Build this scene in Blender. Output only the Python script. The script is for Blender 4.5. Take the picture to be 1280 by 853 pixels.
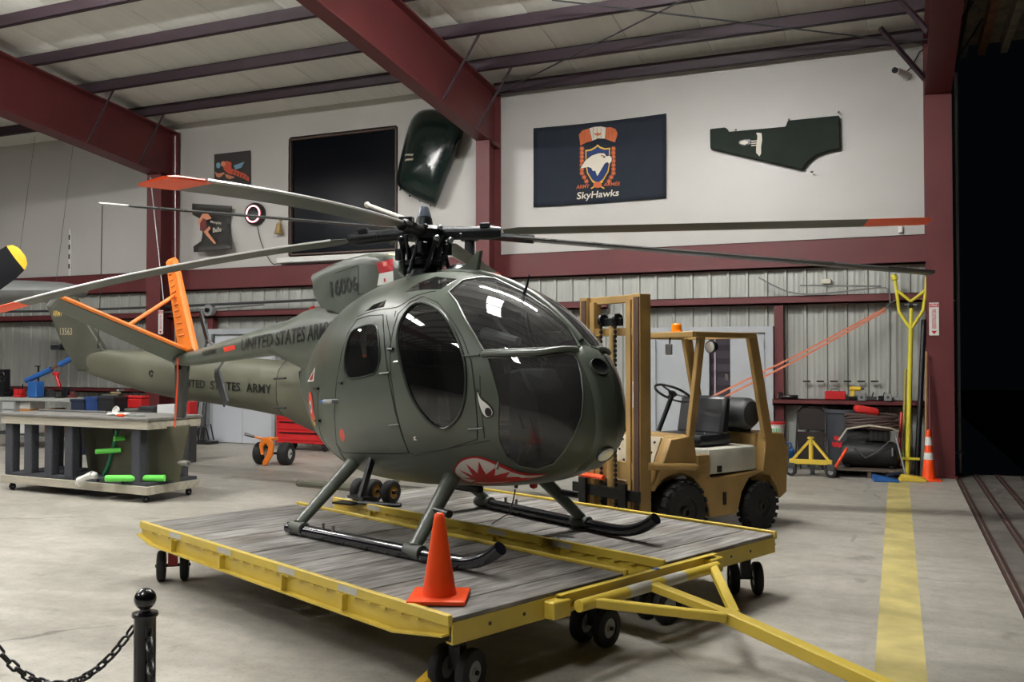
import bpy, bmesh, math, random
from mathutils import Vector, Matrix, geometry
from mathutils.bvhtree import BVHTree

random.seed(7)
for o in list(bpy.data.objects):
    bpy.data.objects.remove(o)
sc = bpy.context.scene
COL = sc.collection
R = math.radians

# ------------------------------------------------------------------ camera
FPX, CAMH, YAW, HOR = 1140.0, 1.72, R(22.9), 450.0
PITCH = math.atan((HOR - 426.5) / FPX)
cd = bpy.data.cameras.new('camera'); cam = bpy.data.objects.new('camera', cd); COL.objects.link(cam)
cam.location = (0, 0, CAMH); cam.rotation_euler = (R(90) + PITCH, 0, YAW)
cd.sensor_width = 36; cd.lens = 36 * FPX / 1280; cd.clip_start = .05; cd.clip_end = 300
sc.camera = cam

# ------------------------------------------------------------------ world and exposure
w = bpy.data.worlds.new('night'); sc.world = w; w.use_nodes = True
w.node_tree.nodes['Background'].inputs[0].default_value = (.35, .42, .55, 1)
w.node_tree.nodes['Background'].inputs[1].default_value = .003
sc.view_settings.view_transform = 'Standard'
try: sc.view_settings.look = 'None'
except Exception: pass
sc.view_settings.gamma = 1.0
sc.view_settings.use_curve_mapping = False
sc.view_settings.exposure = 0.0

LAMP_POWER = 400.0     # emission strength of the strip-light tubes
PANEL_POWER = 49.0     # emission strength of the flat panel lights
# strip lights under the roof (x, y, z) and twin flat panel lights (x, y, z), all above the frame
LAMPS = [(-3.1, 8.8, 6.62), (-10.6, 6.6, 6.7)]
PANELS = [(-3.4, 6.1, 6.75), (-10.1, 3.8, 6.8), (-3.4, -0.4, 6.9), (-10.1, -2.2, 6.9), (-17.0, 3.6, 6.9), (-18.6, 8.4, 6.75)]  # last panel is an unseen extra, added to brighten the left wall

# ------------------------------------------------------------------ pixel helpers (a pixel gives a direction only)
C0 = Vector((0, 0, CAMH))
FW = Vector((-math.sin(YAW) * math.cos(PITCH), math.cos(YAW) * math.cos(PITCH), math.sin(PITCH)))
RT = Vector((math.cos(YAW), math.sin(YAW), 0)); UP = RT.cross(FW)
def ray(x, y): return FW * FPX + RT * (x - 640) + UP * (426.5 - y)
def onz(x, y, z=0.0):
    d = ray(x, y); return C0 + d * ((z - CAMH) / d.z)
def ony(x, y, Y):
    d = ray(x, y); return C0 + d * (Y / d.y)
def onplane(x, y, p, n):
    d = ray(x, y); return C0 + d * ((Vector(p) - C0).dot(n) / d.dot(n))
def at(x, y, Z): return C0 + ray(x, y) * (Z / FPX)

# ------------------------------------------------------------------ materials
def lin(c):
    return tuple((v / 12.92 if v <= .04045 else ((v + .055) / 1.055) ** 2.4) for v in c)
def rgb(r, g, b): return lin((r / 255, g / 255, b / 255))
MATS = {}
def mat(name, col, rough=.5, metal=0.0, var=0.0, scale=4.0, bump=0.0, bscale=60.0, coat=0.0, stretch=(1, 1, 1), detail=6, spec=.5):
    if name in MATS: return MATS[name]
    m = bpy.data.materials.new(name); m.use_nodes = True
    nt = m.node_tree; b = nt.nodes['Principled BSDF']
    b.inputs['Base Color'].default_value = (*col, 1)
    b.inputs['Roughness'].default_value = rough; b.inputs['Metallic'].default_value = metal
    b.inputs['Specular IOR Level'].default_value = spec
    if coat: b.inputs['Coat Weight'].default_value = coat; b.inputs['Coat Roughness'].default_value = .08
    if var or bump:
        tc = nt.nodes.new('ShaderNodeTexCoord'); mp = nt.nodes.new('ShaderNodeMapping')
        mp.inputs['Scale'].default_value = stretch
        nt.links.new(tc.outputs['Object'], mp.inputs[0])
    if var:
        n = nt.nodes.new('ShaderNodeTexNoise'); n.inputs['Scale'].default_value = scale; n.inputs['Detail'].default_value = detail
        nt.links.new(mp.outputs[0], n.inputs['Vector'])
        r = nt.nodes.new('ShaderNodeValToRGB')
        r.color_ramp.elements[0].position = .3; r.color_ramp.elements[1].position = .7
        r.color_ramp.elements[0].color = (*[c * (1 - var) for c in col], 1)
        r.color_ramp.elements[1].color = (*[min(1, c * (1 + var)) for c in col], 1)
        nt.links.new(n.outputs['Fac'], r.inputs[0]); nt.links.new(r.outputs[0], b.inputs['Base Color'])
        rr = nt.nodes.new('ShaderNodeMapRange'); rr.inputs['To Min'].default_value = max(.03, rough - .12); rr.inputs['To Max'].default_value = min(1, rough + .12)
        nt.links.new(n.outputs['Fac'], rr.inputs[0]); nt.links.new(rr.outputs[0], b.inputs['Roughness'])
    if bump:
        n2 = nt.nodes.new('ShaderNodeTexNoise'); n2.inputs['Scale'].default_value = bscale; n2.inputs['Detail'].default_value = 4
        nt.links.new(mp.outputs[0], n2.inputs['Vector'])
        bp = nt.nodes.new('ShaderNodeBump'); bp.inputs['Strength'].default_value = bump; bp.inputs['Distance'].default_value = .01
        nt.links.new(n2.outputs['Fac'], bp.inputs['Height']); nt.links.new(bp.outputs[0], b.inputs['Normal'])
    MATS[name] = m
    return m
def emit(name, col, s):
    if name in MATS: return MATS[name]
    m = bpy.data.materials.new(name); m.use_nodes = True; b = m.node_tree.nodes['Principled BSDF']
    b.inputs['Base Color'].default_value = (*col, 1)
    b.inputs['Emission Color'].default_value = (*col, 1); b.inputs['Emission Strength'].default_value = s
    MATS[name] = m; return m
def thin_glass(name, tint, refl=1.0, haze=0.0):
    if name in MATS: return MATS[name]
    m = bpy.data.materials.new(name); m.use_nodes = True; nt = m.node_tree; nt.nodes.clear()
    o = nt.nodes.new('ShaderNodeOutputMaterial'); mx = nt.nodes.new('ShaderNodeMixShader')
    t = nt.nodes.new('ShaderNodeBsdfTransparent'); t.inputs[0].default_value = (*tint, 1)
    g = nt.nodes.new('ShaderNodeBsdfGlossy'); g.inputs['Roughness'].default_value = .03; g.inputs[0].default_value = (refl, refl, refl, 1)
    fr = nt.nodes.new('ShaderNodeFresnel'); fr.inputs[0].default_value = 1.55
    nt.links.new(fr.outputs[0], mx.inputs[0]); nt.links.new(t.outputs[0], mx.inputs[1]); nt.links.new(g.outputs[0], mx.inputs[2])
    if haze:
        d = nt.nodes.new('ShaderNodeBsdfDiffuse'); d.inputs[0].default_value = (.6, .6, .6, 1)
        m2 = nt.nodes.new('ShaderNodeMixShader'); n = nt.nodes.new('ShaderNodeTexNoise'); n.inputs['Scale'].default_value = 3; n.inputs['Detail'].default_value = 8
        tc = nt.nodes.new('ShaderNodeTexCoord'); nt.links.new(tc.outputs['Object'], n.inputs['Vector'])
        ma = nt.nodes.new('ShaderNodeMath'); ma.operation = 'MULTIPLY'; ma.inputs[1].default_value = haze
        nt.links.new(n.outputs['Fac'], ma.inputs[0]); nt.links.new(ma.outputs[0], m2.inputs[0])
        nt.links.new(mx.outputs[0], m2.inputs[1]); nt.links.new(d.outputs[0], m2.inputs[2]); nt.links.new(m2.outputs[0], o.inputs[0])
    else:
        nt.links.new(mx.outputs[0], o.inputs[0])
    MATS[name] = m; return m

# ------------------------------------------------------------------ mesh helpers
class MB:
    def __init__(s): s.v = []; s.f = []
    def add(s, vs, fs, M=None):
        k = len(s.v)
        s.v += [tuple(M @ Vector(p)) if M is not None else tuple(p) for p in vs]
        s.f += [tuple(i + k for i in q) for q in fs]
        return s
    def box(s, x0, x1, y0, y1, z0, z1, M=None):
        vs = [(x, y, z) for z in (z0, z1) for y in (y0, y1) for x in (x0, x1)]
        return s.add(vs, [(0, 2, 3, 1), (4, 5, 7, 6), (0, 1, 5, 4), (2, 6, 7, 3), (0, 4, 6, 2), (1, 3, 7, 5)], M)
    def bar(s, a, b, wd, ht, up=(0, 0, 1)):
        a = Vector(a); b = Vector(b); d = (b - a).normalized(); u = Vector(up)
        if abs(d.dot(u)) > .98: u = Vector((1, 0, 0))
        sd = d.cross(u).normalized(); u = sd.cross(d).normalized()
        vs = [p + sd * i * wd / 2 + u * j * ht / 2 for p in (a, b) for i, j in ((-1, -1), (1, -1), (1, 1), (-1, 1))]
        return s.add(vs, [(3, 2, 1, 0), (4, 5, 6, 7), (0, 1, 5, 4), (1, 2, 6, 5), (2, 3, 7, 6), (3, 0, 4, 7)])
    def tube(s, a, b, r0, r1=None, n=12, caps=True):
        return s.path([a, b], [r0, r0 if r1 is None else r1], n, caps)
    def path(s, pts, r, n=10, caps=True, closed=False, squash=1.0, upv=None):
        P = [Vector(p) for p in pts]; m = len(P)
        rr = r if isinstance(r, (list, tuple)) else [r] * m
        T = []
        for i in range(m):
            if closed: t = P[(i + 1) % m] - P[i - 1]
            else: t = P[min(i + 1, m - 1)] - P[max(i - 1, 0)]
            T.append(t.normalized() if t.length > 1e-9 else Vector((0, 0, 1)))
        u = Vector(upv) if upv else (Vector((0, 0, 1)) if abs(T[0].z) < .9 else Vector((1, 0, 0)))
        k = len(s.v); vs = []
        for i in range(m):
            sd = T[i].cross(u)
            if sd.length < 1e-6: sd = T[i].cross(Vector((0, 1, 0)))
            sd.normalize(); u = sd.cross(T[i]).normalized()
            for j in range(n):
                a = 2 * math.pi * j / n
                vs.append(P[i] + (sd * math.cos(a) * squash + u * math.sin(a)) * rr[i])
        fs = []
        for i in range(m if closed else m - 1):
            i2 = (i + 1) % m
            for j in range(n):
                j2 = (j + 1) % n
                fs.append((i * n + j, i * n + j2, i2 * n + j2, i2 * n + j))
        if caps and not closed:
            fs.append(tuple(range(n - 1, -1, -1))); fs.append(tuple((m - 1) * n + j for j in range(n)))
        return s.add(vs, fs)
    def lathe(s, prof, n=24, M=None, caps=True):
        vs = [(r * math.cos(2 * math.pi * j / n), r * math.sin(2 * math.pi * j / n), z) for r, z in prof for j in range(n)]
        fs = [(i * n + j, i * n + (j + 1) % n, (i + 1) * n + (j + 1) % n, (i + 1) * n + j) for i in range(len(prof) - 1) for j in range(n)]
        if caps:
            fs.append(tuple(range(n - 1, -1, -1))); fs.append(tuple((len(prof) - 1) * n + j for j in range(n)))
        return s.add(vs, fs, M)
    def sphere(s, c, r, n=12, m=8, sc=(1, 1, 1)):
        prof = [(max(1e-4, math.sin(math.pi * i / m)) * r, -math.cos(math.pi * i / m) * r) for i in range(m + 1)]
        return s.lathe(prof, n, Matrix.Translation(c) @ Matrix.Diagonal((*sc, 1)), caps=True)
    def loft(s, secs, caps=True):
        n = len(secs[0]); vs = [p for q in secs for p in q]
        fs = [(i * n + j, i * n + (j + 1) % n, (i + 1) * n + (j + 1) % n, (i + 1) * n + j) for i in range(len(secs) - 1) for j in range(n)]
        if caps: fs.append(tuple(range(n - 1, -1, -1))); fs.append(tuple((len(secs) - 1) * n + j for j in range(n)))
        return s.add(vs, fs)
    def prism(s, poly, o, ax, ay, th):
        """polygon (a, b) -> o + a*ax + b*ay, extruded by th along ax x ay"""
        o = Vector(o); ax = Vector(ax); ay = Vector(ay); nn = ax.cross(ay).normalized() * th
        n = len(poly); vs = [o + ax * a + ay * b for a, b in poly]; vs += [p + nn for p in vs]
        return s.add(vs, [tuple(range(n - 1, -1, -1)), tuple(range(n, 2 * n))] + [(i, (i + 1) % n, n + (i + 1) % n, n + i) for i in range(n)])
    def build(s, name, m, parent=None, bevel=0.0, angle=35, label=None, seg=1):
        bm = bmesh.new()
        vv = [bm.verts.new(p) for p in s.v]
        for q in s.f:
            try: bm.faces.new([vv[i] for i in q])
            except ValueError: pass
        bmesh.ops.remove_doubles(bm, verts=bm.verts, dist=1e-5)
        bmesh.ops.recalc_face_normals(bm, faces=bm.faces)
        if bevel:
            ed = [e for e in bm.edges if len(e.link_faces) == 2 and e.calc_face_angle(0) > R(40)]
            bmesh.ops.bevel(bm, geom=ed, offset=bevel, segments=seg, affect='EDGES', profile=.5, clamp_overlap=True)
        me = bpy.data.meshes.new(name); bm.to_mesh(me); bm.free()
        return link(name, me, m, parent, angle, label)
def link(name, me, m, parent=None, angle=35, label=None):
    for p in me.polygons: p.use_smooth = True
    try: me.set_sharp_from_angle(angle=R(angle))
    except Exception: pass
    for q in (m if isinstance(m, (list, tuple)) else [m]): me.materials.append(q)
    o = bpy.data.objects.new(name, me); COL.objects.link(o)
    if parent is not None: o.parent = parent
    if label: o['label'] = label
    return o
def thing(name, label, cat, loc=(0, 0, 0), rotz=0.0, group=None):
    o = bpy.data.objects.new(name, None); COL.objects.link(o); o.empty_display_size = .1
    o.location = loc; o.rotation_euler = (0, 0, rotz); o['label'] = label; o['category'] = cat
    if group: o['group'] = group
    return o
def tag(o, label, cat, group=None):
    o['label'] = label; o['category'] = cat
    if group: o['group'] = group
    return o
def struct(o, label=None):
    o['kind'] = 'structure'
    if label: o['label'] = label
    return o
def dup(o, parent=None, loc=None, rot=None):
    c = o.copy(); COL.objects.link(c); c.parent = parent
    if loc is not None: c.location = loc
    if rot is not None: c.rotation_euler = rot
    return c
def dup_tree(o, loc, rotz, label=None):
    r = dup(o, None, loc, (0, 0, rotz))
    if label: r['label'] = label
    for ch in list(o.children):
        c = dup(ch, r)
        for g in list(ch.children): dup(g, c)
    return r
def text2d(s, spacing=1.0, bold=.014):
    cu = bpy.data.curves.new('t', 'FONT'); cu.body = s; cu.space_character = spacing; cu.resolution_u = 3; cu.offset = bold
    ob = bpy.data.objects.new('t', cu); COL.objects.link(ob)
    me = bpy.data.meshes.new_from_object(ob)
    bpy.data.objects.remove(ob); bpy.data.curves.remove(cu)
    vs = [v.co.copy() for v in me.vertices]; fs = [tuple(p.vertices) for p in me.polygons]
    bpy.data.meshes.remove(me)
    x0 = min(v.x for v in vs); x1 = max(v.x for v in vs); y0 = min(v.y for v in vs); y1 = max(v.y for v in vs)
    return [((v.x - x0) / (x1 - x0), (v.y - y0) / (y1 - y0)) for v in vs], fs
def text(name, s, fn, m, parent=None, cuts=0, spacing=1.0):
    """lettering: fn maps (0..1, 0..1) to a point on the surface"""
    vs, fs = text2d(s, spacing)
    bm = bmesh.new(); vv = [bm.verts.new((a, b, 0)) for a, b in vs]
    for q in fs:
        try: bm.faces.new([vv[i] for i in q])
        except ValueError: pass
    bmesh.ops.remove_doubles(bm, verts=bm.verts, dist=1e-6)
    if cuts:
        for k in range(1, cuts):
            y = k / cuts
            bmesh.ops.bisect_plane(bm, geom=list(bm.verts) + list(bm.edges) + list(bm.faces), plane_co=(0, y, 0), plane_no=(0, 1, 0))
    for v in bm.verts: v.co = fn(v.co.x, v.co.y)
    me = bpy.data.meshes.new(name); bm.to_mesh(me); bm.free()
    return link(name, me, m, parent)
def planar(o, ax, ay, wd, ht):
    o = Vector(o); ax = Vector(ax).normalized() * wd; ay = Vector(ay).normalized() * ht
    return lambda a, b: o + ax * a + ay * b
def poly_flat(name, pts, m, parent=None, th=.0015, nrm=(0, -1, 0)):
    """thin printed shape from 3D points"""
    P = [Vector(p) for p in pts]; n = len(P); nn = Vector(nrm) * th
    mb = MB(); mb.add([p + nn for p in P], [tuple(range(n))])
    return mb.build(name, m, parent)
def catmull(pts, k=4, closed=True):
    n = len(pts); out = []
    for i in range(n if closed else n - 1):
        if closed: p0, p1, p2, p3 = pts[i - 1], pts[i], pts[(i + 1) % n], pts[(i + 2) % n]
        else: p0, p1, p2, p3 = pts[max(i - 1, 0)], pts[i], pts[i + 1], pts[min(i + 2, n - 1)]
        for j in range(k):
            t = j / k
            out.append(tuple(.5 * (2 * b + (c - a) * t + (2 * a - 5 * b + 4 * c - d) * t * t + (3 * b - a - 3 * c + d) * t ** 3) for a, b, c, d in zip(p0, p1, p2, p3)))
    if not closed: out.append(tuple(pts[-1]))
    return out
def inside(p, poly):
    x, y = p; c = False; n = len(poly)
    for i in range(n):
        x1, y1 = poly[i]; x2, y2 = poly[i - 1]
        if (y1 > y) != (y2 > y) and x < (x2 - x1) * (y - y1) / (y2 - y1) + x1: c = not c
    return c

# palette
OLIVE = mat('olive_drab_paint', rgb(80, 87, 77), .36, var=.10, scale=2.5, bump=.02, bscale=8)
OLIVE2 = mat('faded_olive_paint', rgb(88, 88, 72), .55, var=.2, scale=1.6)
DARKOL = mat('dark_olive_paint', rgb(44, 52, 46), .35, var=.18, scale=2)
LINER = mat('dark_cabin_lining', rgb(38, 40, 42), .8)
BLACK = mat('black_paint', rgb(22, 23, 26), .3)
BLKMET = mat('black_oily_metal', rgb(30, 32, 35), .38, metal=.5, var=.4, scale=20)
RUBBER = mat('tyre_rubber', rgb(32, 32, 33), .75, var=.15, scale=10)
STEEL = mat('bare_steel', rgb(150, 152, 154), .35, metal=.9, var=.1, scale=8)
GREYP = mat('grey_paint', rgb(135, 138, 138), .5, var=.08)
DGREY = mat('dark_grey_paint', rgb(58, 60, 62), .55, var=.12)
WHITE = mat('white_paint', rgb(222, 222, 218), .45, var=.04)
YEL = mat('yellow_cart_paint', rgb(206, 180, 70), .42, var=.10, scale=3)
FYEL = mat('forklift_ochre_paint', rgb(166, 134, 80), .5, var=.22, scale=3)
REDSTEEL = mat('red_oxide_steel', rgb(96, 40, 42), .5, var=.12, scale=2)
PURLINM = mat('dark_red_oxide_purlin', rgb(58, 44, 52), .55, var=.12, scale=2)
ORANGE = mat('orange_paint', rgb(236, 128, 40), .45, var=.06)
CONE = mat('orange_cone_plastic', rgb(255, 82, 24), .4, var=.05)
RED = mat('red_paint', rgb(190, 34, 36), .4, var=.06)
BLUE = mat('blue_paint', rgb(38, 92, 160), .45, var=.08)
DBLUE = mat('dark_blue_plastic', rgb(28, 38, 60), .5)
GLASS = thin_glass('canopy_plexiglass', (.60, .61, .62), 1.0, .10)
DGLASS = thin_glass('smoked_door_glass', (.34, .35, .37), 1.0, .03)
# ================================================================== the setting
WY = 15.3                                   # back wall plane
def concrete():
    m = bpy.data.materials.new('stained_concrete'); m.use_nodes = True; nt = m.node_tree; b = nt.nodes['Principled BSDF']
    N = lambda t: nt.nodes.new(t); L = nt.links.new
    tc = N('ShaderNodeTexCoord')
    def noise(sc_, det, vec=None, dist=0):
        n = N('ShaderNodeTexNoise'); n.inputs['Scale'].default_value = sc_; n.inputs['Detail'].default_value = det; n.inputs['Distortion'].default_value = dist
        L(vec or tc.outputs['Object'], n.inputs['Vector']); return n
    def ramp(src, p0, c0, p1, c1):
        r = N('ShaderNodeValToRGB'); r.color_ramp.elements[0].position = p0; r.color_ramp.elements[1].position = p1
        r.color_ramp.elements[0].color = (*c0, 1); r.color_ramp.elements[1].color = (*c1, 1); L(src, r.inputs[0]); return r
    def mixc(fac, a, c, mode='MULTIPLY'):
        x = N('ShaderNodeMix'); x.data_type = 'RGBA'; x.blend_type = mode
        if isinstance(fac, float): x.inputs[0].default_value = fac
        else: L(fac, x.inputs[0])
        L(a, x.inputs[6]); L(c, x.inputs[7]); return x.outputs[2]
    big = ramp(noise(.35, 5, dist=.6).outputs['Fac'], .3, rgb(158, 154, 145), .72, rgb(190, 186, 176))
    mp = N('ShaderNodeMapping'); mp.inputs['Scale'].default_value = (1.0, 3.4, 1); L(tc.outputs['Object'], mp.inputs[0])
    smear = ramp(noise(.9, 8, mp.outputs[0], 1.2).outputs['Fac'], .30, (.70, .69, .67), .62, (1, 1, 1))
    fine = ramp(noise(9, 8).outputs['Fac'], .3, (.86, .86, .85), .7, (1.06, 1.06, 1.06))
    spots = ramp(noise(2.3, 3, dist=.3).outputs['Fac'], .26, (.55, .53, .5), .34, (1, 1, 1))
    c = mixc(.65, big.outputs[0], smear.outputs[0]); c = mixc(1.0, c, fine.outputs[0])
    spk = ramp(noise(38, 6).outputs['Fac'], .33, (.72, .71, .69), .46, (1, 1, 1)); c = mixc(.6, c, spk.outputs[0]); c = mixc(.8, c, spots.outputs[0])
    vo = N('ShaderNodeTexVoronoi'); vo.feature = 'DISTANCE_TO_EDGE'; vo.inputs['Scale'].default_value = .33
    wv = noise(1.6, 6); mv = N('ShaderNodeMix'); mv.data_type = 'VECTOR'; mv.inputs[0].default_value = .35
    L(tc.outputs['Object'], mv.inputs[4]); L(wv.outputs['Color'], mv.inputs[5]); L(mv.outputs[1], vo.inputs['Vector'])
    crack = ramp(vo.outputs['Distance'], .0012, (.42, .41, .39), .004, (1, 1, 1))
    msk = ramp(noise(.5, 2).outputs['Fac'], .5, (0, 0, 0), .6, (1, 1, 1))
    c = mixc(msk.outputs[0], c, crack.outputs[0])
    L(c, b.inputs['Base Color'])
    rr = ramp(noise(1.2, 6).outputs['Fac'], .3, (.34,) * 3, .7, (.58,) * 3); L(rr.outputs[0], b.inputs['Roughness'])
    bp = N('ShaderNodeBump'); bp.inputs['Strength'].default_value = .06; bp.inputs['Distance'].default_value = .02
    L(noise(14, 6).outputs['Fac'], bp.inputs['Height']); L(bp.outputs[0], b.inputs['Normal'])
    return m
FLOORM = concrete()
fl = struct(MB().box(-34, .76, -9, 15.45, -.15, 0).build('floor', FLOORM), 'stained grey concrete hangar floor')
STRIPE = mat('worn_yellow_floor_paint', rgb(194, 180, 116), .55, var=.25, scale=3.5, detail=9)
sy0 = onz(1125, 604).y
MB().box(-.13, .135, 3.0, sy0, 0, .0015).build('floor_stripe', STRIPE, fl, label='worn yellow painted line')
# sliding-door tracks in the floor at the open side
TRACKM = mat('dirty_track_concrete', rgb(96, 92, 86), .8, var=.4, scale=2.5, detail=9, bump=.2, bscale=20)
RUST = mat('rusty_track_steel', rgb(70, 46, 42), .7, metal=.3, var=.4, scale=6)
tr = struct(MB().box(.76, 2.1, -9, 15.45, -.2, -.012).build('floor_door_track', TRACKM), 'dirty concrete strip with sliding door tracks')
for x in (.80, 1.06, 1.36, 1.69, 1.98):
    MB().box(x - .035, x - .012, -9, 15.4, -.012, .004).box(x + .012, x + .035, -9, 15.4, -.012, .004).build('track_rail', RUST, tr)
ASPH = mat('night_asphalt', rgb(38, 38, 40), .9, var=.2)
struct(MB().box(2.1, 40, -9, 60, -.3, -.05).build('apron', ASPH), 'dark asphalt apron outside the open door')

# back wall: white liner above, corrugated metal sheets below
WALLW = mat('white_wall_liner', rgb(188, 186, 181), .42, var=.035, scale=1.1, bump=.02, bscale=3)
wx0, wx1 = ony(362, 240, WY).x, ony(495.5, 240, WY).x
wz0, wz1 = ony(430, 316, WY).z, ony(430, 166, WY).z
mb = MB(); Z0, Z1 = 3.62, 6.95
mb.box(-34, wx0, WY, WY + .12, Z0, Z1).box(wx1, .40, WY, WY + .12, Z0, Z1).box(wx0, wx1, WY, WY + .12, Z0, wz0).box(wx0, wx1, WY, WY + .12, wz1, Z1)
wall = struct(mb.build('wall_back', WALLW), 'white upper back wall of the hangar over grey ribbed metal sheets')
SHEET = mat('galvanised_wall_sheet', rgb(168, 170, 164), .42, metal=.25, var=.12, scale=2.2, stretch=(1, 1, .35))
# one sheet profile: three major ribs and small minor ribs, .915 m wide
prof = [(0, 0)]
for k in range(3):
    x = .305 * k
    prof += [(x + .02, 0), (x + .035, -.03), (x + .075, -.03), (x + .09, 0), (x + .155, 0), (x + .165, -.003), (x + .18, -.003), (x + .19, 0), (x + .225, 0), (x + .235, -.003), (x + .25, -.003), (x + .26, 0)]
prof.append((.915, 0))
vs = [(x, y, z) for z in (0, 3.62) for x, y in prof]; n = len(prof)
sm = MB().add(vs, [(i, i + 1, n + i + 1, n + i) for i in range(n - 1)])
s0 = sm.build('metal_sheet', SHEET, wall, angle=20); s0.location = (.42 - .915, WY + .02, 0)
for k in range(1, 30): dup(s0, wall, (.42 - .915 * (k + 1), WY + .02, 0))

# window in the upper wall
DARKWIN = mat('dark_window_glass', rgb(10, 14, 20), .22, spec=.2)
WFR = mat('brown_window_frame', rgb(92, 74, 64), .6)
w1 = struct(MB().box(wx0, wx1, WY + .06, WY + .075, wz0, wz1).build('window_1', DARKWIN), 'large dark loft window in the white wall')
f = MB()
for a, b in (((wx0, WY + .03, wz0), (wx0, WY + .03, wz1)), ((wx1, WY + .03, wz0), (wx1, WY + .03, wz1)), ((wx0, WY + .03, wz1), (wx1, WY + .03, wz1)), ((wx0, WY + .03, wz0), (wx1, WY + .03, wz0))): f.bar(a, b, .06, .06)
f.build('window_frame', WFR, w1)
MB().box(wx0 - .2, wx1 + .25, WY - .16, WY, wz0 - .16, wz0 - .05).build('window_sill', WHITE, w1, bevel=.01)

# steel frame
def rafter_zb(y): return 5.63 + .112 * (14.75 - y)
def rafter_zt(y): return 6.60 + .105 * (15.3 - y)
def frame(x, fw_, label):
    c = MB()
    c.box(x - fw_ / 2, x + fw_ / 2, 14.70, 14.725, 0, 5.66).box(x - fw_ / 2, x + fw_ / 2, 15.2, 15.225, 0, 6.6).box(x - .012, x + .012, 14.72, 15.21, 0, 5.66)
    c.box(x - fw_ / 2 - .03, x + fw_ / 2 + .03, 14.66, 15.26, 0, .03)
    col = struct(c.build('steel_column', REDSTEEL), label)
    MB().box(x - fw_ / 2, x + fw_ / 2, 14.70, 15.2, 5.63, 5.655).build('stiffener_plate', REDSTEEL, col)
    r = MB(); ys = (15.225, -9)
    for (za, zb, wd) in ((lambda y: rafter_zb(y), lambda y: rafter_zb(y) + .03, fw_), (lambda y: rafter_zt(y) - .03, lambda y: rafter_zt(y), fw_), (lambda y: rafter_zb(y) + .03, lambda y: rafter_zt(y) - .03, .024)):
        vs = [(x + sx * wd / 2, y, z(y)) for y in ys for z in (za, zb) for sx in (-1, 1)]
        r.add(vs, [(0, 1, 3, 2), (4, 6, 7, 5), (0, 4, 5, 1), (2, 3, 7, 6), (0, 2, 6, 4), (1, 5, 7, 3)])
    rf = struct(r.build('roof_rafter', REDSTEEL), label.replace('column', 'roof rafter'))
    return col, rf
CX = (.58, -6.78, -14.40, -22.1)
cols = [frame(CX[0], .36, 'dark red steel column beside the open night side'), frame(CX[1], .26, 'dark red steel column between the flag and the green cowling'),
        frame(CX[2], .38, 'dark red steel column beside the two painted panels'), frame(CX[3], .26, 'dark red steel column beyond the propeller')]
for c, rf in cols[:3]:
    x = rf.data.vertices[0].co.x + .15
    for y in (14.25, 12.95):
        b = MB(); b.bar((x + .12, y - .05, rafter_zb(y) + .05), (x + .75, y, rafter_zt(y) + .04), .03, .03); b.build('flange_brace', PURLINM, rf)
        if True: continue
        b = MB(); b.bar((x - .42, y - .05, rafter_zb(y) + .05), (x - 1.0, y, rafter_zt(y) + .04), .04, .04); b.build('flange_brace', REDSTEEL, rf)
# purlins on the rafters (Z sections), eave strut in the right bay
def purlin(x0, x1, y, z, label):
    p = MB(); p.box(x0, x1, y - .006, y + .006, z, z + .22).box(x0, x1, y - .075, y, z, z + .008).box(x0, x1, y, y + .075, z + .212, z + .22).box(x0, x1, y - .075, y - .069, z, z + .03)
    return struct(p.build('roof_purlin', PURLINM), label)
for k in range(18):
    y = 14.25 - 1.3 * k
    purlin(-34, .75, y, rafter_zt(y), 'dark purple-red roof purlin')
purlin(-6.75, .75, 15.12, 6.55, 'dark red eave strut along the top of the white wall')
CEIL = mat('white_roof_insulation', rgb(226, 226, 219), .6, var=.05, scale=1.5, bump=.25, bscale=28, stretch=(6, .25, 1))
cz = lambda y: rafter_zt(y) + .225
ce = struct(MB().box(-34, .8, -9, 15.5, 9.6, 9.65).build('ceiling', CEIL), 'sloped white insulated hangar roof')
ys = [15.45] + [14.25 - .65 * k for k in range(36)]
def cell_z(k, y): return cz(y)
prof = [(y, cell_z(k, y)) for k, y in enumerate(ys)]
vs = []
for (y, z) in prof:
    for x, dz in ((0.002, .008), (.02, 0), (.6, -.004), (1.18, 0), (1.198, .008)): vs.append((x, y, z + dz))
sh = MB().add(vs, [(i * 5 + j, i * 5 + j + 1, i * 5 + 5 + j + 1, i * 5 + 5 + j) for i in range(len(prof) - 1) for j in range(4)]).build('insulation_sheet', CEIL, ce)
sh.location = (.8 - 1.2, 0, 0)
for k in range(1, 29): dup(sh, ce, (.8 - 1.2 * (k + 1), 0, 0))

# roof cross-bracing rods and the struts beside the right column
rp = Vector((0, 15.3, 6.6)); rn = Vector((0, .105, 1)).normalized()
def rod(a, b, r=.012, m=DGREY, name='bracing_rod', label='thin steel bracing rod under the roof'):
    return struct(MB().tube(a, b, r, n=6).build(name, m), label)
p = lambda x, y: onplane(x, y, rp - Vector((0, 0, .03)), rn)
rod(Vector((-6.65, 15.05, 6.55)), p(850, 2) + (p(850, 2) - Vector((-6.65, 15.05, 6.55))) * .3, label='bracing rod rising from the middle red column under the roof')
rod(Vector((.40, 15.05, 6.5)), p(690, 0), label='bracing rod rising from the right red column under the roof')
for a, b in (((1100, 35), (1156, 99)), ((1125, 0), (1161, 40))):
    pa = p(*a); pb = onplane(*b, Vector((.42, 0, 0)), Vector((1, 0, 0)))
    struct(MB().bar(pa, pb, .06, .06).build('knee_brace', PURLINM), 'slanting knee brace between purlin and right column' if a[0] == 1100 else 'upper slanting knee brace at the right column')

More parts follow.
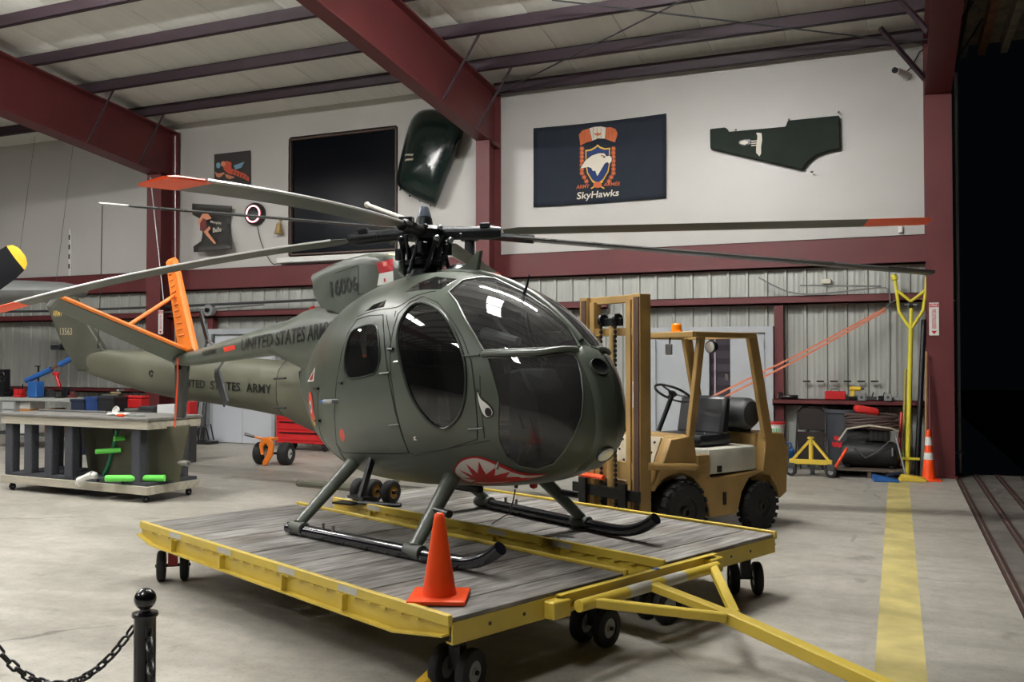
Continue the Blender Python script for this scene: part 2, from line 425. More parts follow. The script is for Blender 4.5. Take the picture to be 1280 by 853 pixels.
# wall girts
def girt(x0, x1, z0, z1, y0, y1, label, name='wall_girt'):
    g = MB(); g.box(x0, x1, y0, y0 + .012, z0, z1).box(x0, x1, y0, y1, z1 - .012, z1).box(x0, x1, y0, y1, z0, z0 + .012).box(x0, x1, y0 - .0, y0 + .012, z0, z0 + .03)
    return struct(g.build(name, REDSTEEL), label)
girt(-34, .42, 3.185, 3.635, 15.19, 15.29, 'broad dark red girt under the white wall')
girt(-3.95, .42, 2.60, 2.74, 15.10, 15.28, 'thin dark red girt above the grey doors')
girt(-34, -4.6, 2.60, 2.74, 15.10, 15.28, 'thin dark red girt behind the tail booms')
girt(-1.84, .38, 1.0, 1.10, 15.02, 15.28, 'dark red girt that serves as a tool shelf')
girt(-34, -12.2, 1.0, 1.10, 15.02, 15.28, 'dark red girt behind the workbenches')
for x, lb in ((ony(810, 400, WY).x - .03, 'dark red door post left of the grey doors'), (ony(971, 400, WY).x + .05, 'dark red door post right of the grey doors'), (ony(266, 400, 15.2).x, 'dark red post above the white double door')):
    struct(MB().box(x - .07, x + .07, 15.12, 15.27, 0 if x > -3 else 2.3, 2.62).build('door_post', REDSTEEL), lb)
# conduits
PIPE = mat('grey_conduit', rgb(140, 142, 140), .4, metal=.6)
c = [ony(948, 347, 15.08), ony(1000, 368, 15.06), ony(1098, 360, 15.06), ony(1110, 366, 15.06), ony(1113, 380, 15.06), ony(1112, 500, 15.06)]
struct(MB().path(catmull([tuple(q) for q in c], 4, False), .014, 6).build('conduit', PIPE), 'grey conduit bending down beside the yellow tow bar')
struct(MB().path([ony(1000, 357, 15.07), ony(1102, 358, 15.07)], .014, 6).build('conduit', PIPE), 'straight grey conduit along the thin girt')
struct(MB().path([ony(0, 390, 15.0), ony(64, 389, 15.0), ony(200, 384, 15.0), ony(420, 374, 15.0)], .03, 6).build('conduit', DGREY), 'dark pipe running along the wall behind the tail booms')
struct(MB().path([ony(190, 392, 15.02), ony(330, 381, 15.02)], .02, 6).build('conduit', PIPE), 'grey pipe under the dark pipe at the left column')
for px in (188, 208, 189): pass
struct(MB().path([onplane(188, 222, Vector((0, 14.6, 0)), Vector((0, 1, 0))), onplane(205, 380, Vector((0, 14.6, 0)), Vector((0, 1, 0)))], .012, 5).build('conduit', PIPE), 'thin light conduit slanting down the left column')
struct(MB().path([ony(219, 170, 14.64), ony(219, 437, 14.64)], .014, 5).build('conduit', PIPE), 'thin upright conduit on the left column')

# door_1: pair of grey steel doors, one ajar
DOORM = mat('grey_door_paint', rgb(168, 172, 176), .4, var=.03)
dx = lambda px: ony(px, 460, 15.2).x
d1 = struct(MB().box(dx(812), dx(822), 15.05, 15.22, 0, 2.16).box(dx(958), dx(968), 15.05, 15.22, 0, 2.16).box(dx(812), dx(968), 15.05, 15.22, 2.16, 2.26).build('door_1', DOORM), 'pair of grey steel doors in a grey frame')
MB().box(dx(822), dx(888), 15.10, 15.14, .01, 2.16).build('door_leaf', DOORM, d1, bevel=.006)
MB().box(dx(914), dx(957), 15.10, 15.14, .01, 2.16).build('door_leaf', DOORM, d1, bevel=.006)
b = MB().box(dx(888), dx(914), 15.20, 15.23, .01, 2.16)
op = b.build('dark_gap', mat('dark_plum_gap_shade', rgb(34, 28, 36), .8), d1)  # dark sheet stands in for the shade inside the door opening
for k in range(9): MB().box(dx(889), dx(913), 15.185, 15.2, .2 + k * .22, .33 + k * .22).build('louvre', mat('dark_plum_louvre', rgb(48, 40, 50), .7), d1)
MB().box(dx(893), dx(895), 15.17, 15.2, .05, 2.1).build('glass_edge', mat('pale_violet_edge', rgb(170, 150, 165), .3), d1)
for z in (.3, 1.1, 1.9): MB().tube((dx(957), 15.08, z), (dx(957), 15.08, z + .14), .014, n=8).build('hinge', STEEL, d1)
MB().tube((dx(884), 15.05, 1.0), (dx(884), 15.10, 1.0), .03, n=10).box(dx(876), dx(885), 15.04, 15.055, .985, 1.015).build('door_handle', STEEL, d1)

# door_2: white double door behind the tail booms
ex = lambda px: ony(px, 520, 15.1).x
d2 = struct(MB().box(ex(261), ex(266), 15.03, 15.22, 0, 2.25).box(ex(342), ex(346), 15.03, 15.22, 0, 2.25).box(ex(261), ex(346), 15.03, 15.22, 2.25, 2.36).build('door_2', DOORM), 'white double door under the tail booms')
mid = (ex(261) + ex(346)) / 2
DWH = mat('pale_grey_door_paint', rgb(190, 194, 200), .4)
for a, b in ((ex(266), mid - .004), (mid + .004, ex(342))): MB().box(a, b, 15.10, 15.14, .012, 2.25).build('door_leaf', DWH, d2, bevel=.004)
MB().tube((mid - .06, 15.06, 1.0), (mid - .06, 15.1, 1.0), .03, n=10).box(mid - .07, mid - .05, 15.04, 15.06, .88, 1.08).build('door_handle', BLKMET, d2)

# open side on the right: header soffit with upper guide channels, edge pipe
SOFF = mat('dark_weathered_header', rgb(120, 112, 96), .8, var=.4, scale=4)
so = struct(MB().box(.78, 2.4, -9, 15.4, 6.5, 6.6).build('door_header', SOFF), 'dark weathered header with sliding door guides')
for x in (.95, 1.2, 1.5, 1.83, 2.15):
    MB().box(x - .05, x + .05, -9, 15.3, 6.30, 6.5).build('guide_channel', mat('rusty_guide', rgb(124, 84, 60), .7, var=.4, scale=5) if x in (1.2, 1.83) else SOFF, so)
pp = onplane(1197, 300, Vector((0, 15.35, 0)), Vector((0, 1, 0)))
struct(MB().tube((pp.x, pp.y, 0), (pp.x, pp.y, 6.1), .022, n=8).build('edge_pipe', WHITE), 'thin grey upright pipe beside the right column')
struct(MB().tube((pp.x - .25, pp.y - .1, 2.62), (pp.x, pp.y, 2.62), .012, n=6).tube((pp.x - .25, pp.y - .1, .32), (pp.x + .06, pp.y, .32), .015, n=6).build('pipe_bracket', GREYP), 'grey bracket holding the thin upright pipe')

# ------------------------------------------------------------------ strip lights under the roof
TUBE = emit('fluorescent_tube', (1.0, .985, .95), LAMP_POWER)
for k, (x, y, z) in enumerate(LAMPS):
    t = thing('strip_light', 'white twin-tube strip light hanging ' + ('over the forklift side of the rotor', 'over the wheeled bench')[k], 'light', (x, y, z), 0, 'strip lights under the roof')
    MB().box(-1.25, 1.25, -.05, .05, .04, .09).build('housing', WHITE, t, bevel=.01)
    for s in (-1, 1):
        MB().tube((-1.2, s * .08, 0), (1.2, s * .08, 0), .028, n=8).build('tube', TUBE, t)
        MB().tube((s * 1.0, 0, .09), (s * 1.0, 0, cz(y) - z), .006, n=5).build('hanger', STEEL, t)
        MB().box(min(s * 1.25, s * 1.2), max(s * 1.25, s * 1.2), -.12, .12, -.04, .04).build('end_cap', WHITE, t)
PANELM = emit('light_panel', (1.0, .99, .965), PANEL_POWER)
for k, (x, y, z) in enumerate(PANELS):
    t = thing('panel_light', 'flat twin-panel ceiling light ' + ('above the helicopter cabin', 'above the barrier post', 'behind the yellow floor line', 'over the open floor behind the barrier', 'near the hanging propeller', 'added beyond the hanging wing to brighten the left wall')[k], 'light', (x, y, z), 0, 'panel lights under the roof')
    MB().box(-.40, .40, -1.25, 1.25, .03, .08).build('housing', WHITE, t, bevel=.01)
    for s in (-1, 1):
        MB().box(-.36, .36, min(s * .08, s * 1.2), max(s * .08, s * 1.2), 0, .03).build('diffuser', PANELM, t)
        MB().tube((0, s * 1.0, .08), (0, s * 1.0, cz(y + s) - z), .006, n=5).build('hanger', STEEL, t)
# ================================================================== scout helicopter on the dolly
HO = Vector((-3.06, 6.08, .445)); HA = R(-24)
HU = Vector((math.cos(HA), math.sin(HA), 0)); HV = Vector((-math.sin(HA), math.cos(HA), 0))
heli = thing('helicopter', 'olive drab scout helicopter with shark mouth standing on the wooden dolly', 'helicopter', HO, HA)
def hl(p): q = Vector(p) - HO; return Vector((q.dot(HU), q.dot(HV), q.z))
def hsym(x, y, v=0.0): return hl(onplane(x, y, HO + HV * v, HV))          # pixel on a fore-aft plane
def hcross(x, y, u): return hl(onplane(x, y, HO + HU * u, HU))            # pixel on a cross plane
# egg-shaped cabin: profile tables over s = 0 (nose) .. 1 (rear)
EZ = [0.861, 1.202, 1.505, 1.758, 1.907, 1.918, 1.802, 1.586, 1.369, 1.221, 1.163]
EB = [0.861, 0.653, 0.509, 0.424, 0.372, 0.34, 0.359, 0.489, 0.696, 0.933, 1.163]
EW = [0.0, 0.27, 0.463, 0.598, 0.669, 0.658, 0.549, 0.35, 0.15, 0.035, 0.0]
UA, UB, EN = 1.545, -2.2, 2.3
def herm(s, Y):
    K = len(Y); x = min(max(s, 0), 1) * (K - 1); i = min(int(x), K - 2); t = x - i
    def m(k):
        if k == 0: return 1.5 * (Y[1] - Y[0]) - (Y[2] - Y[0]) / 4
        if k == K - 1: return 1.5 * (Y[-1] - Y[-2]) - (Y[-1] - Y[-3]) / 4
        return (Y[k + 1] - Y[k - 1]) / 2
    return (2 * t ** 3 - 3 * t ** 2 + 1) * Y[i] + (t ** 3 - 2 * t ** 2 + t) * m(i) + (-2 * t ** 3 + 3 * t ** 2) * Y[i + 1] + (t ** 3 - t ** 2) * m(i + 1)
def spow(a, e): return math.copysign(abs(a) ** e, a)
def egg0(s, th):
    zt, zb, wd = herm(s, EZ), herm(s, EB), max(herm(s, EW), 0)
    return Vector(((UA + UB) / 2 + (UA - UB) / 2 * math.cos(math.pi * s), wd * spow(math.sin(th), 2 / EN), (zt + zb) / 2 + (zt - zb) / 2 * spow(math.cos(th), 2 / EN)))
def egg(s, th, off=0.0):
    p = egg0(s, th)
    if off:
        a = egg0(min(s + .004, .999), th) - egg0(max(s - .004, .001), th); b = egg0(s, th + .01) - egg0(s, th - .01)
        n = a.cross(b)
        if n.length > 1e-12:
            n.normalize()
            c = Vector(((UA + UB) / 2 * .3 + p.x * .7, 0, 1.1))
            if n.dot(p - c) < 0: n = -n
            p = p + n * off
    return p
def egg_inv(p):
    s = math.acos(max(-1, min(1, (p.x - (UA + UB) / 2) / ((UA - UB) / 2)))) / math.pi
    zt, zb, wd = herm(s, EZ), herm(s, EB), max(herm(s, EW), 1e-4)
    a = p.y / wd; b = (p.z - (zt + zb) / 2) / max((zt - zb) / 2, 1e-4)
    return s, math.atan2(spow(a, EN / 2), spow(b, EN / 2))
SX, SY = 4.4, .72                              # domain scale for the triangulation
NS, NT = 90, 120
_v = [egg0(i / NS, -math.pi + 2 * math.pi * j / NT) for i in range(NS + 1) for j in range(NT)]
_f = [(i * NT + j, i * NT + (j + 1) % NT, (i + 1) * NT + (j + 1) % NT, (i + 1) * NT + j) for i in range(NS) for j in range(NT)]
EGGBVH = BVHTree.FromPolygons(_v, _f)
CAML = hl(C0)
def hitpx(x, y):
    """pixel -> (s, theta) on the cabin skin"""
    for k in range(60):
        d = ray(x, y); dl = Vector((d.dot(HU), d.dot(HV), d.z)).normalized()
        h = EGGBVH.ray_cast(CAML, dl)
        if h[0] is not None: return egg_inv(h[0])
        x += (585 - x) * .012; y += (475 - y) * .012
    raise ValueError('miss')
def dom(px, smooth=0, closed=True):
    q = [hitpx(*p) for p in px]
    q = [(s * SX, th * SY) for s, th in q]
    if smooth: q = catmull(q, smooth, closed)
    return q
def mir(q): return [(a, -b) for a, b in q][::-1]
def dom3(q, off=0.0): return [egg(a / SX, b / SY, off) for a, b in q]

FWIN = dom([(526.6, 378.6), (550, 389), (567, 412.6), (579, 443), (583, 470), (581, 501), (572.5, 523), (557, 536), (540, 530), (523, 511), (509.6, 484), (501, 453), (497, 426), (500, 406), (511, 387)], 3)
RWIN = dom([(440, 416), (452, 408.5), (468, 406), (473, 416), (475.6, 443), (472, 462), (464, 469), (441.6, 473.5), (433, 468.7), (431.4, 453), (434, 433)], 3)
UPANE = dom([(561, 366), (571, 378), (583, 402), (594, 420), (605, 439), (640, 437.5), (680, 436), (724, 434), (709, 408), (686, 387.5), (653.5, 366), (619, 349), (600, 347.5), (578, 351.5)], 0)
LPANE = dom([(610, 448), (660, 446), (716, 443), (722, 451), (726, 467), (729, 494), (727, 521), (718, 544), (706, 564), (692, 580), (672, 587), (650, 583), (633, 571), (624, 552), (623, 533.6), (624, 499), (619.4, 481), (614, 463)], 0)
SKY1 = dom([(505, 366), (522, 354), (545, 346), (572, 349), (551, 361.5)], 0)
SKY2 = dom([(456, 390), (467, 381), (483, 375), (480, 384)], 0)
FDOOR = dom([(492, 412), (498, 393), (513, 378.5), (530, 371), (548, 379), (563, 396), (578, 422), (589, 452), (594, 490), (597, 530), (597, 549), (560, 561), (520, 569), (512, 566), (504, 544), (496, 514), (489, 470), (488, 435)], 0)
RDOOR = dom([(479, 394), (462, 395), (447, 400), (436, 416), (428, 440), (421, 480), (418.6, 515), (421, 555), (430, 566), (470, 566.5), (511, 566), (503, 545), (494, 513), (485.5, 470), (481, 433)], 0)
polys = [('FWIN', FWIN), ('RWIN', RWIN), ('UPANE', UPANE), ('LPANE', LPANE), ('SKY1', SKY1), ('SKY2', SKY2), ('FDOOR', FDOOR), ('RDOOR', RDOOR)]
allp = [(n, q, 0) for n, q in polys] + [(n, mir(q), 1) for n, q in polys]
cv, ce_ = [], []
for n, q, sd in allp:
    k = len(cv); m = len(q)
    cv += [Vector(p) for p in q]; ce_ += [(k + i, k + (i + 1) % m) for i in range(m)]
gs, gt = 72, 84
for i in range(gs + 1):
    s = min(max(i / gs, .004), .996)
    for j in range(gt + 1):
        cv.append(Vector((s * SX, (-math.pi + 2 * math.pi * j / gt) * SY)))
ov, oe, of, *_ = geometry.delaunay_2d_cdt(cv, ce_, [], 0, 1e-5)
groups_ = {}
order = ['FWIN', 'RWIN', 'UPANE', 'LPANE', 'SKY1', 'SKY2', 'FDOOR', 'RDOOR']
bbs = {}
for n, q, sd in allp: bbs[(n, sd)] = (min(a for a, b in q), max(a for a, b in q), min(b for a, b in q), max(b for a, b in q), q)
for fc in of:
    c = (sum(ov[i].x for i in fc) / len(fc), sum(ov[i].y for i in fc) / len(fc)); key = 'SHELL'
    for n in order:
        for sd in (0, 1):
            x0, x1, y0, y1, q = bbs[(n, sd)]
            if x0 <= c[0] <= x1 and y0 <= c[1] <= y1 and inside(c, q): key = (n, sd); break
        if key != 'SHELL': break
    groups_.setdefault(key, []).append(fc)
def egg_part(key, name, mats, parent, off=0.0, solid=0.0, bulge=0.0, label=None):
    fs = groups_.get(key, [])
    idx = {}; vs = []; ff = []
    for fc in fs:
        q = []
        for i in fc:
            if i not in idx: idx[i] = len(vs); vs.append(egg(ov[i].x / SX, ov[i].y / SY, off))
            q.append(idx[i])
        ff.append(q)
    bm = bmesh.new(); vv = [bm.verts.new(p) for p in vs]
    for q in ff:
        try: bm.faces.new([vv[i] for i in q])
        except ValueError: pass
    bmesh.ops.remove_doubles(bm, verts=bm.verts, dist=2e-4)
    bmesh.ops.recalc_face_normals(bm, faces=bm.faces)
    # outward
    a = sum((f.normal.dot(f.calc_center_median() - Vector((-.3, 0, 1.1))) for f in bm.faces))
    if a < 0: bmesh.ops.reverse_faces(bm, faces=bm.faces)
    me = bpy.data.meshes.new(name); bm.to_mesh(me); bm.free()
    o = link(name, me, mats, parent, 180, label)
    nr = []
    for v_ in me.vertices:
        s_, t_ = egg_inv(v_.co)
        s_ = min(max(s_, .012), .988)
        a_ = egg0(s_ + .006, t_) - egg0(s_ - .006, t_); b_ = egg0(s_, t_ + .02) - egg0(s_, t_ - .02); n_ = a_.cross(b_)
        n_ = n_.normalized() if n_.length > 1e-12 else v_.normal.copy()
        nr.append(n_ if n_.dot(v_.normal) > 0 else -n_)
    me.normals_split_custom_set_from_vertices(nr)
    if solid:
        md = o.modifiers.new('skin', 'SOLIDIFY'); md.thickness = solid; md.offset = -1; md.material_offset = 1; md.use_rim = False
    return o
shell = egg_part('SHELL', 'fuselage', [OLIVE, LINER], heli, 0, .02)
for sd in (0, 1):
    fd = egg_part(('FDOOR', sd), 'front_door', [OLIVE, LINER], heli, .003, .02)
    rd = egg_part(('RDOOR', sd), 'rear_door', [OLIVE, LINER], heli, .003, .02)
    egg_part(('FWIN', sd), 'window_pane', DGLASS, fd, 0)
    egg_part(('RWIN', sd), 'window_pane', DGLASS, rd, 0)
    egg_part(('UPANE', sd), 'windshield_pane', GLASS, heli, 0, label='clear upper windshield')
    egg_part(('LPANE', sd), 'chin_window', GLASS, heli, 0, label='clear lower nose glazing')
    egg_part(('SKY1', sd), 'roof_window', DGLASS, heli, 0); egg_part(('SKY2', sd), 'quarter_window', DGLASS, heli, 0)
    g = (lambda q: q) if sd == 0 else mir
    SEAL = mat('dark_door_seal', rgb(40, 42, 40), .7)
    MB().path(dom3(g(FWIN), .006), .010, 6, closed=True).build('window_rim', DARKOL, fd)
    MB().path(dom3(g(RWIN), .005), .007, 6, closed=True).build('window_rim', DARKOL, rd)
    MB().path(dom3(g(FDOOR), .0025), .0042, 5, closed=True).build('door_seal', SEAL, fd)
    MB().path(dom3(g(RDOOR), .0025), .0042, 5, closed=True).build('door_seal', SEAL, rd)
    MB().path(dom3(g(UPANE), .003), .008, 6, closed=True).build('windshield_frame', OLIVE, heli)
    MB().path(dom3(g(LPANE), .003), .005, 6, closed=True).build('chin_frame', OLIVE, heli)
    # sliding vent frame of the front door window
    vf = dom([(502, 412), (530, 409.5), (556, 409), (570, 430), (579, 454), (545, 458), (514, 458), (505, 436)], 0)
    MB().path(dom3(g(vf), -.012), .006, 5, closed=True).build('vent_frame', BLACK, fd)
    h1 = dom([(500, 458), (540, 458.5), (582, 455)], 4, False)
    MB().path(dom3(g(h1), -.012), .006, 5).build('vent_rail', BLACK, fd)
    # hinges and latches
    for px in ((481, 467), (493, 531)):
        a = dom([(px[0] - 5, px[1] + .8), (px[0] + 7, px[1] - .8)]); MB().path(dom3(g(a), .010), .007, 6).build('hinge', OLIVE, rd)
    for px in ((591, 445), (596, 536)):
        a = dom([(px[0] - 10, px[1] + .5), (px[0] + 9, px[1] - .8)]); MB().path(dom3(g(a), .010), .007, 6).build('hinge', OLIVE, fd)
    a = dom([(494, 453), (500, 452.5)]); MB().path(dom3(g(a), .012), .008, 6).build('door_handle', STEEL, fd)
    a = dom([(487, 437.5), (493, 437)]); MB().path(dom3(g(a), .012), .012, 6).build('latch', BLKMET, heli)
    a = dom([(425, 479), (429, 479)]); MB().path(dom3(g(a), .010), .009, 6).build('latch', BLKMET, heli)
    for px in ((396, 486), (398, 526)):
        a = dom([(px[0] - 2.5, px[1]), (px[0] + 3, px[1])]); MB().path(dom3(g(a), .008), .012, 6).build('latch', BLKMET, heli)
# panel lines of the rear engine doors and the skin
for q in ([(398, 490), (398, 525), (403, 548), (414, 566), (428, 580)], [(423, 556), (424, 563), (433, 577)], [(432, 566), (470, 567.5), (512, 567), (560, 561), (612, 551)], [(493, 396), (495, 389)],
          [(447, 396), (470, 388), (497, 384), (520, 370), (545, 364)], [(483, 394), (487, 418), (490, 440)], [(600, 470), (603, 520), (606, 548)]):
    MB().path(dom3(dom(q, 3, False), .001), .0024, 4).build('panel_seam', SEAL, heli)

# raised nose fairing with landing lights, windshield centre post
def zline(y, z):
    h = EGGBVH.ray_cast(Vector((3, y, z)), Vector((-1, 0, 0))); return h[0], h[1]
zs = [1.375 - .055 * i for i in range(16)]
secs = []
vs = []; cols_ = 9
for i, z in enumerate(zs):
    t = i / (len(zs) - 1); hw = .115 * min(1, math.sqrt(max(0, 1 - (max(0, .12 - t) / .12) ** 2)) + .12) * (1 - .25 * max(0, t - .8) / .2)
    for j in range(cols_):
        y = hw * (j / (cols_ - 1) * 2 - 1); p_, n_ = zline(y, z)
        e = .022 if 0 < j < cols_ - 1 and 0 < i < len(zs) - 1 else -.004
        if n_.x < 0: n_ = -n_
        vs.append(p_ + n_ * e)
nf = MB().add(vs, [(i * cols_ + j, i * cols_ + j + 1, (i + 1) * cols_ + j + 1, (i + 1) * cols_ + j) for i in range(len(zs) - 1) for j in range(cols_ - 1)]).build('nose_fairing', OLIVE, heli, angle=50)
for z, m, rr, nm in ((1.22, BLACK, .05, 'intake_recess'), (.70, mat('landing_light_glass', rgb(215, 215, 205), .12, metal=.6), .05, 'landing_light')):
    p_, n_ = zline(0, z)
    if n_.x < 0: n_ = -n_
    M = Matrix.Translation(p_ + n_ * .018) @ n_.to_track_quat('Z', 'Y').to_matrix().to_4x4() @ Matrix.Diagonal((1.35, 1, 1, 1)) 
    o = MB().lathe([(rr, 0), (rr * 1.0, .012), (rr * .8, .008), (.001, .004)], 20, M).build(nm, m, heli)
    MB().lathe([(rr, 0), (rr * 1.18, .004), (rr * 1.12, .016), (rr, .014)], 20, M, caps=False).build('light_rim', DARKOL, o)
post = [egg(s, 0, .006) for s in [.42 - .02 * i for i in range(12)]]
ps = [p_ for p_ in post if p_.z > 1.36]
pts_ = []
for k in range(24):
    a = .47 - k * .014; q = egg(a, 0, .004)
    if q.z > 1.36: pts_.append(q)
MB().path(pts_, .022, 8, squash=1.0).build('centre_post', OLIVE, heli)
# cross bar between upper and lower glazing
cb = dom([(603, 443.5), (640, 442), (680, 440.5), (722, 438.5)], 4, False)
q = dom3(cb, .004); q2 = [Vector((p_.x, -p_.y, p_.z)) for p_ in q]
MB().path(q, .020, 8).build('cross_bar', OLIVE, heli); MB().path(q2, .020, 8).build('cross_bar', OLIVE, heli)

# painted markings laid on the skin
def patch(name, q, m, off, parent=shell, label=None, step=.035):
    xs = [a for a, b in q]; ysq = [b for a, b in q]
    v = [Vector(p) for p in q]; e = [(i, (i + 1) % len(q)) for i in range(len(q))]
    a = min(xs) + step / 2
    while a < max(xs):
        b = min(ysq) + step / 2
        while b < max(ysq):
            if inside((a, b), q): v.append(Vector((a, b)))
            b += step
        a += step
    o_, _, f_, *_r = geometry.delaunay_2d_cdt(v, e, [], 0, 1e-6)
    f_ = [t for t in f_ if inside((sum(o_[i].x for i in t) / len(t), sum(o_[i].y for i in t) / len(t)), q)]
    return MB().add([egg(p.x / SX, p.y / SY, off) for p in o_], [tuple(t) for t in f_]).build(name, m, parent, angle=60, label=label)
def ell(cx, cy, rx, ry, n=20, rot=0):
    return [(cx + rx * math.cos(a) * math.cos(rot) - ry * math.sin(a) * math.sin(rot), cy + rx * math.cos(a) * math.sin(rot) + ry * math.sin(a) * math.cos(rot)) for a in [2 * math.pi * k / n for k in range(n)]]
DRED = mat('decal_red', rgb(186, 34, 40), .4); DWHT = mat('decal_white', rgb(225, 225, 220), .4); DBLK = mat('decal_black', rgb(18, 18, 18), .4)
DYEL = mat('decal_yellow', rgb(222, 180, 60), .4); DORG = mat('decal_vermilion', rgb(232, 70, 50), .4); DBLU = mat('decal_blue', rgb(40, 60, 120), .4)
mo = [(568, 586.6), (571.5, 579.5), (578, 573.5), (589, 570.6), (603, 571.4), (618.7, 577), (635.6, 584), (649.7, 590), (666, 592.2), (684, 592), (670, 597), (652, 600.5), (631.4, 603.6), (610, 605), (593, 604), (579, 601), (570.5, 595)]
patch('mouth_outline', dom(mo, 2), DRED, .004)
cx_, cy_ = 612, 590
mi = [(569.6, 587.5), (573.2, 580.5), (580, 575.2), (590.6, 572.4), (602, 573.4), (616, 578.8), (633, 586.6), (648, 592), (664, 594), (681, 592.8), (668, 596.2), (649.7, 599.2), (630, 602), (610, 603.4), (594, 602.6), (581, 599.6), (572.3, 594)]
patch('mouth_teeth', dom(mi, 2), DWHT, .006)
st = [(245, 258), (365, 310), (308, 205), (410, 290), (422, 185), (485, 300), (575, 230), (560, 310), (700, 275), (660, 325), (770, 320), (800, 332), (905, 322), (790, 350), (620, 365), (500, 372), (430, 368), (340, 372), (390, 352), (240, 325), (350, 333)]
st = [(540 + a * .1406, 550 + b * .1406) for a, b in st]
patch('mouth_burst', dom(st), DRED, .008, step=.02)
patch('eye_outline', dom([(596, 486), (601, 496), (612, 505), (618, 514), (616, 521), (609.5, 523.5), (603, 519), (598.7, 506.6)], 3), DBLK, .003)
patch('eye_white', dom([(597.2, 490), (601.5, 499), (611, 507), (616, 514.5), (614.5, 519.8), (609.6, 521.6), (604.4, 517.6), (600, 506.6)], 3), DWHT, .005)
patch('eye_pupil', dom(ell(611, 515.2, 4.2, 5.6, 16, -.3)), DBLK, .007)
def circ(cx, cy, r, dz=0.0, n=28):
    """true circle on the skin around the point under a pixel"""
    s_, t_ = hitpx(cx, cy); c = egg(s_, t_); n_ = (egg(s_, t_, .02) - c).normalized()
    a = Vector((0, 0, 1)) - n_ * n_.z; a.normalize(); b = n_.cross(a); c = c + a * dz; out = []
    for k in range(n):
        an = 2 * math.pi * k / n; h = EGGBVH.find_nearest(c + a * r * math.cos(an) + b * r * math.sin(an)); q_ = egg_inv(h[0]); out.append((q_[0] * SX, q_[1] * SY))
    return out
patch('roundel_yellow', circ(389.5, 509, .122, -.042), DYEL, .003)
patch('roundel_red', circ(389.5, 509, .128), DORG, .005)
patch('roundel_white', circ(389.5, 509, .055), DWHT, .007)
patch('roundel_blue', circ(389.5, 509, .026), DBLU, .009)
patch('warning_triangle', dom([(394.5, 459), (392.5, 477), (384.5, 477.8)]), DWHT, .003)
patch('warning_mark', dom([(392.8, 464), (391.4, 475), (387, 475.5)]), DRED, .005)
patch('red_oval_mark', dom(ell(428, 544, 3.0, 8, 18, -.15)), DORG, .003)
patch('stencil_frame', dom([(515, 543), (523, 542.4), (524, 552), (516, 552.8)]), DWHT, .002)
patch('stencil_field', dom([(516, 544), (522.4, 543.4), (523.2, 551.2), (516.8, 551.8)]), OLIVE, .004)
patch('stencil_mark', dom([(517.5, 545.5), (521, 545.5), (519.5, 548), (522.4, 550), (518, 550.4)]), DWHT, .006)

# interior: floor, bulkhead, seats, panel, controls
MB().box(-.55, .70, -.25, .25, .52, .55).build('cabin_floor', LINER, heli)
bs = .53
bk1 = [Vector((-.56, 0, 1.1)) + (egg(bs, 2 * math.pi * k / 28) - Vector((egg(bs, 0).x, 0, 1.1))) * .93 for k in range(28)]
MB().loft([bk1, [p_ + Vector((-.03, 0, 0)) for p_ in bk1]]).build('bulkhead', LINER, heli)
SEATM = mat('black_seat_fabric', rgb(34, 36, 38), .8)
for s in (-1, 1):
    y = s * .29
    st_ = MB().box(-.10, .38, y - .22, y + .22, .72, .80).build('seat_cushion', SEATM, heli, bevel=.03)
    MB().prism([(-.25, .78), (-.12, .80), (-.26, 1.42), (-.36, 1.42)], (0, y + .21, 0), (1, 0, 0), (0, 0, 1), .42).build('seat_back', SEATM, st_, bevel=.02)
    MB().box(-.05, .30, y - .10, y + .10, .56, .72).build('seat_frame', BLKMET, st_)
    MB().path([(.62, y, .53), (.55, y, .85), (.50, y, .98)], .014, 6).build('control_stick', BLKMET, heli)
    MB().bar((.95, y - .09, .58), (1.02, y - .09, .72), .07, .015).bar((.95, y + .09, .58), (1.02, y + .09, .72), .07, .015).build('pedals', STEEL, heli)
ip = MB().prism([(.80, .55), (1.10, .62), (1.06, 1.02), (.93, 1.22), (.80, 1.20)], (0, .17, 0), (1, 0, 0), (0, 0, 1), .34).build('instrument_panel', mat('panel_grey', rgb(40, 42, 44), .6), heli, bevel=.02)
for dy in (-.1, 0, .1):
    for dz in (.92, 1.03, 1.13): MB().tube((.79, dy, dz), (.80, dy, dz), .04, n=12).build('gauge', BLACK, ip)
MB().box(.0, .04, -.04, .04, .53, .75).build('centre_console', LINER, heli, bevel=.01)
MB().path([(-.3, .12, 1.72), (.35, .1, 1.60), (.55, .1, 1.42)], .018, 6).build('roof_control_tube', STEEL, heli)
MB().tube((.40, -.02, 1.46), (.75, -.02, 1.40), .05, .03, 10).build('roof_air_duct', GREYP, heli)
MB().bar((.78, -.30, .62), (.78, -.30, .80), .06, .02).build('red_handle', RED, heli, label='red emergency handle')

# doghouse fairing behind the mast
dh = [(-.36, 1.93, .15), (-.42, 1.99, .19), (-.52, 2.06, .21), (-.68, 2.115, .215), (-.865, 2.14, .21), (-1.2, 2.125, .195), (-1.5, 2.085, .175), (-1.78, 2.04, .15)]
secs = []
for i, (uu, zt, hw) in enumerate(dh):
    zb = 1.66 if uu > -1.2 else (1.66 if uu > -1.4 else 1.72)
    if i == len(dh) - 1: zb = 1.84
    sec = []
    for a in [math.pi * k / 12 for k in range(13)]:
        sec.append(Vector((uu, -hw * spow(math.cos(a), .55), zt - .10 + .10 * spow(math.sin(a), .55) if a not in (0,) else zt - .10)))
    hw2 = hw * 1.15
    sec += [Vector((uu, hw2, zb)), Vector((uu, -hw2, zb))]
    secs.append(sec)
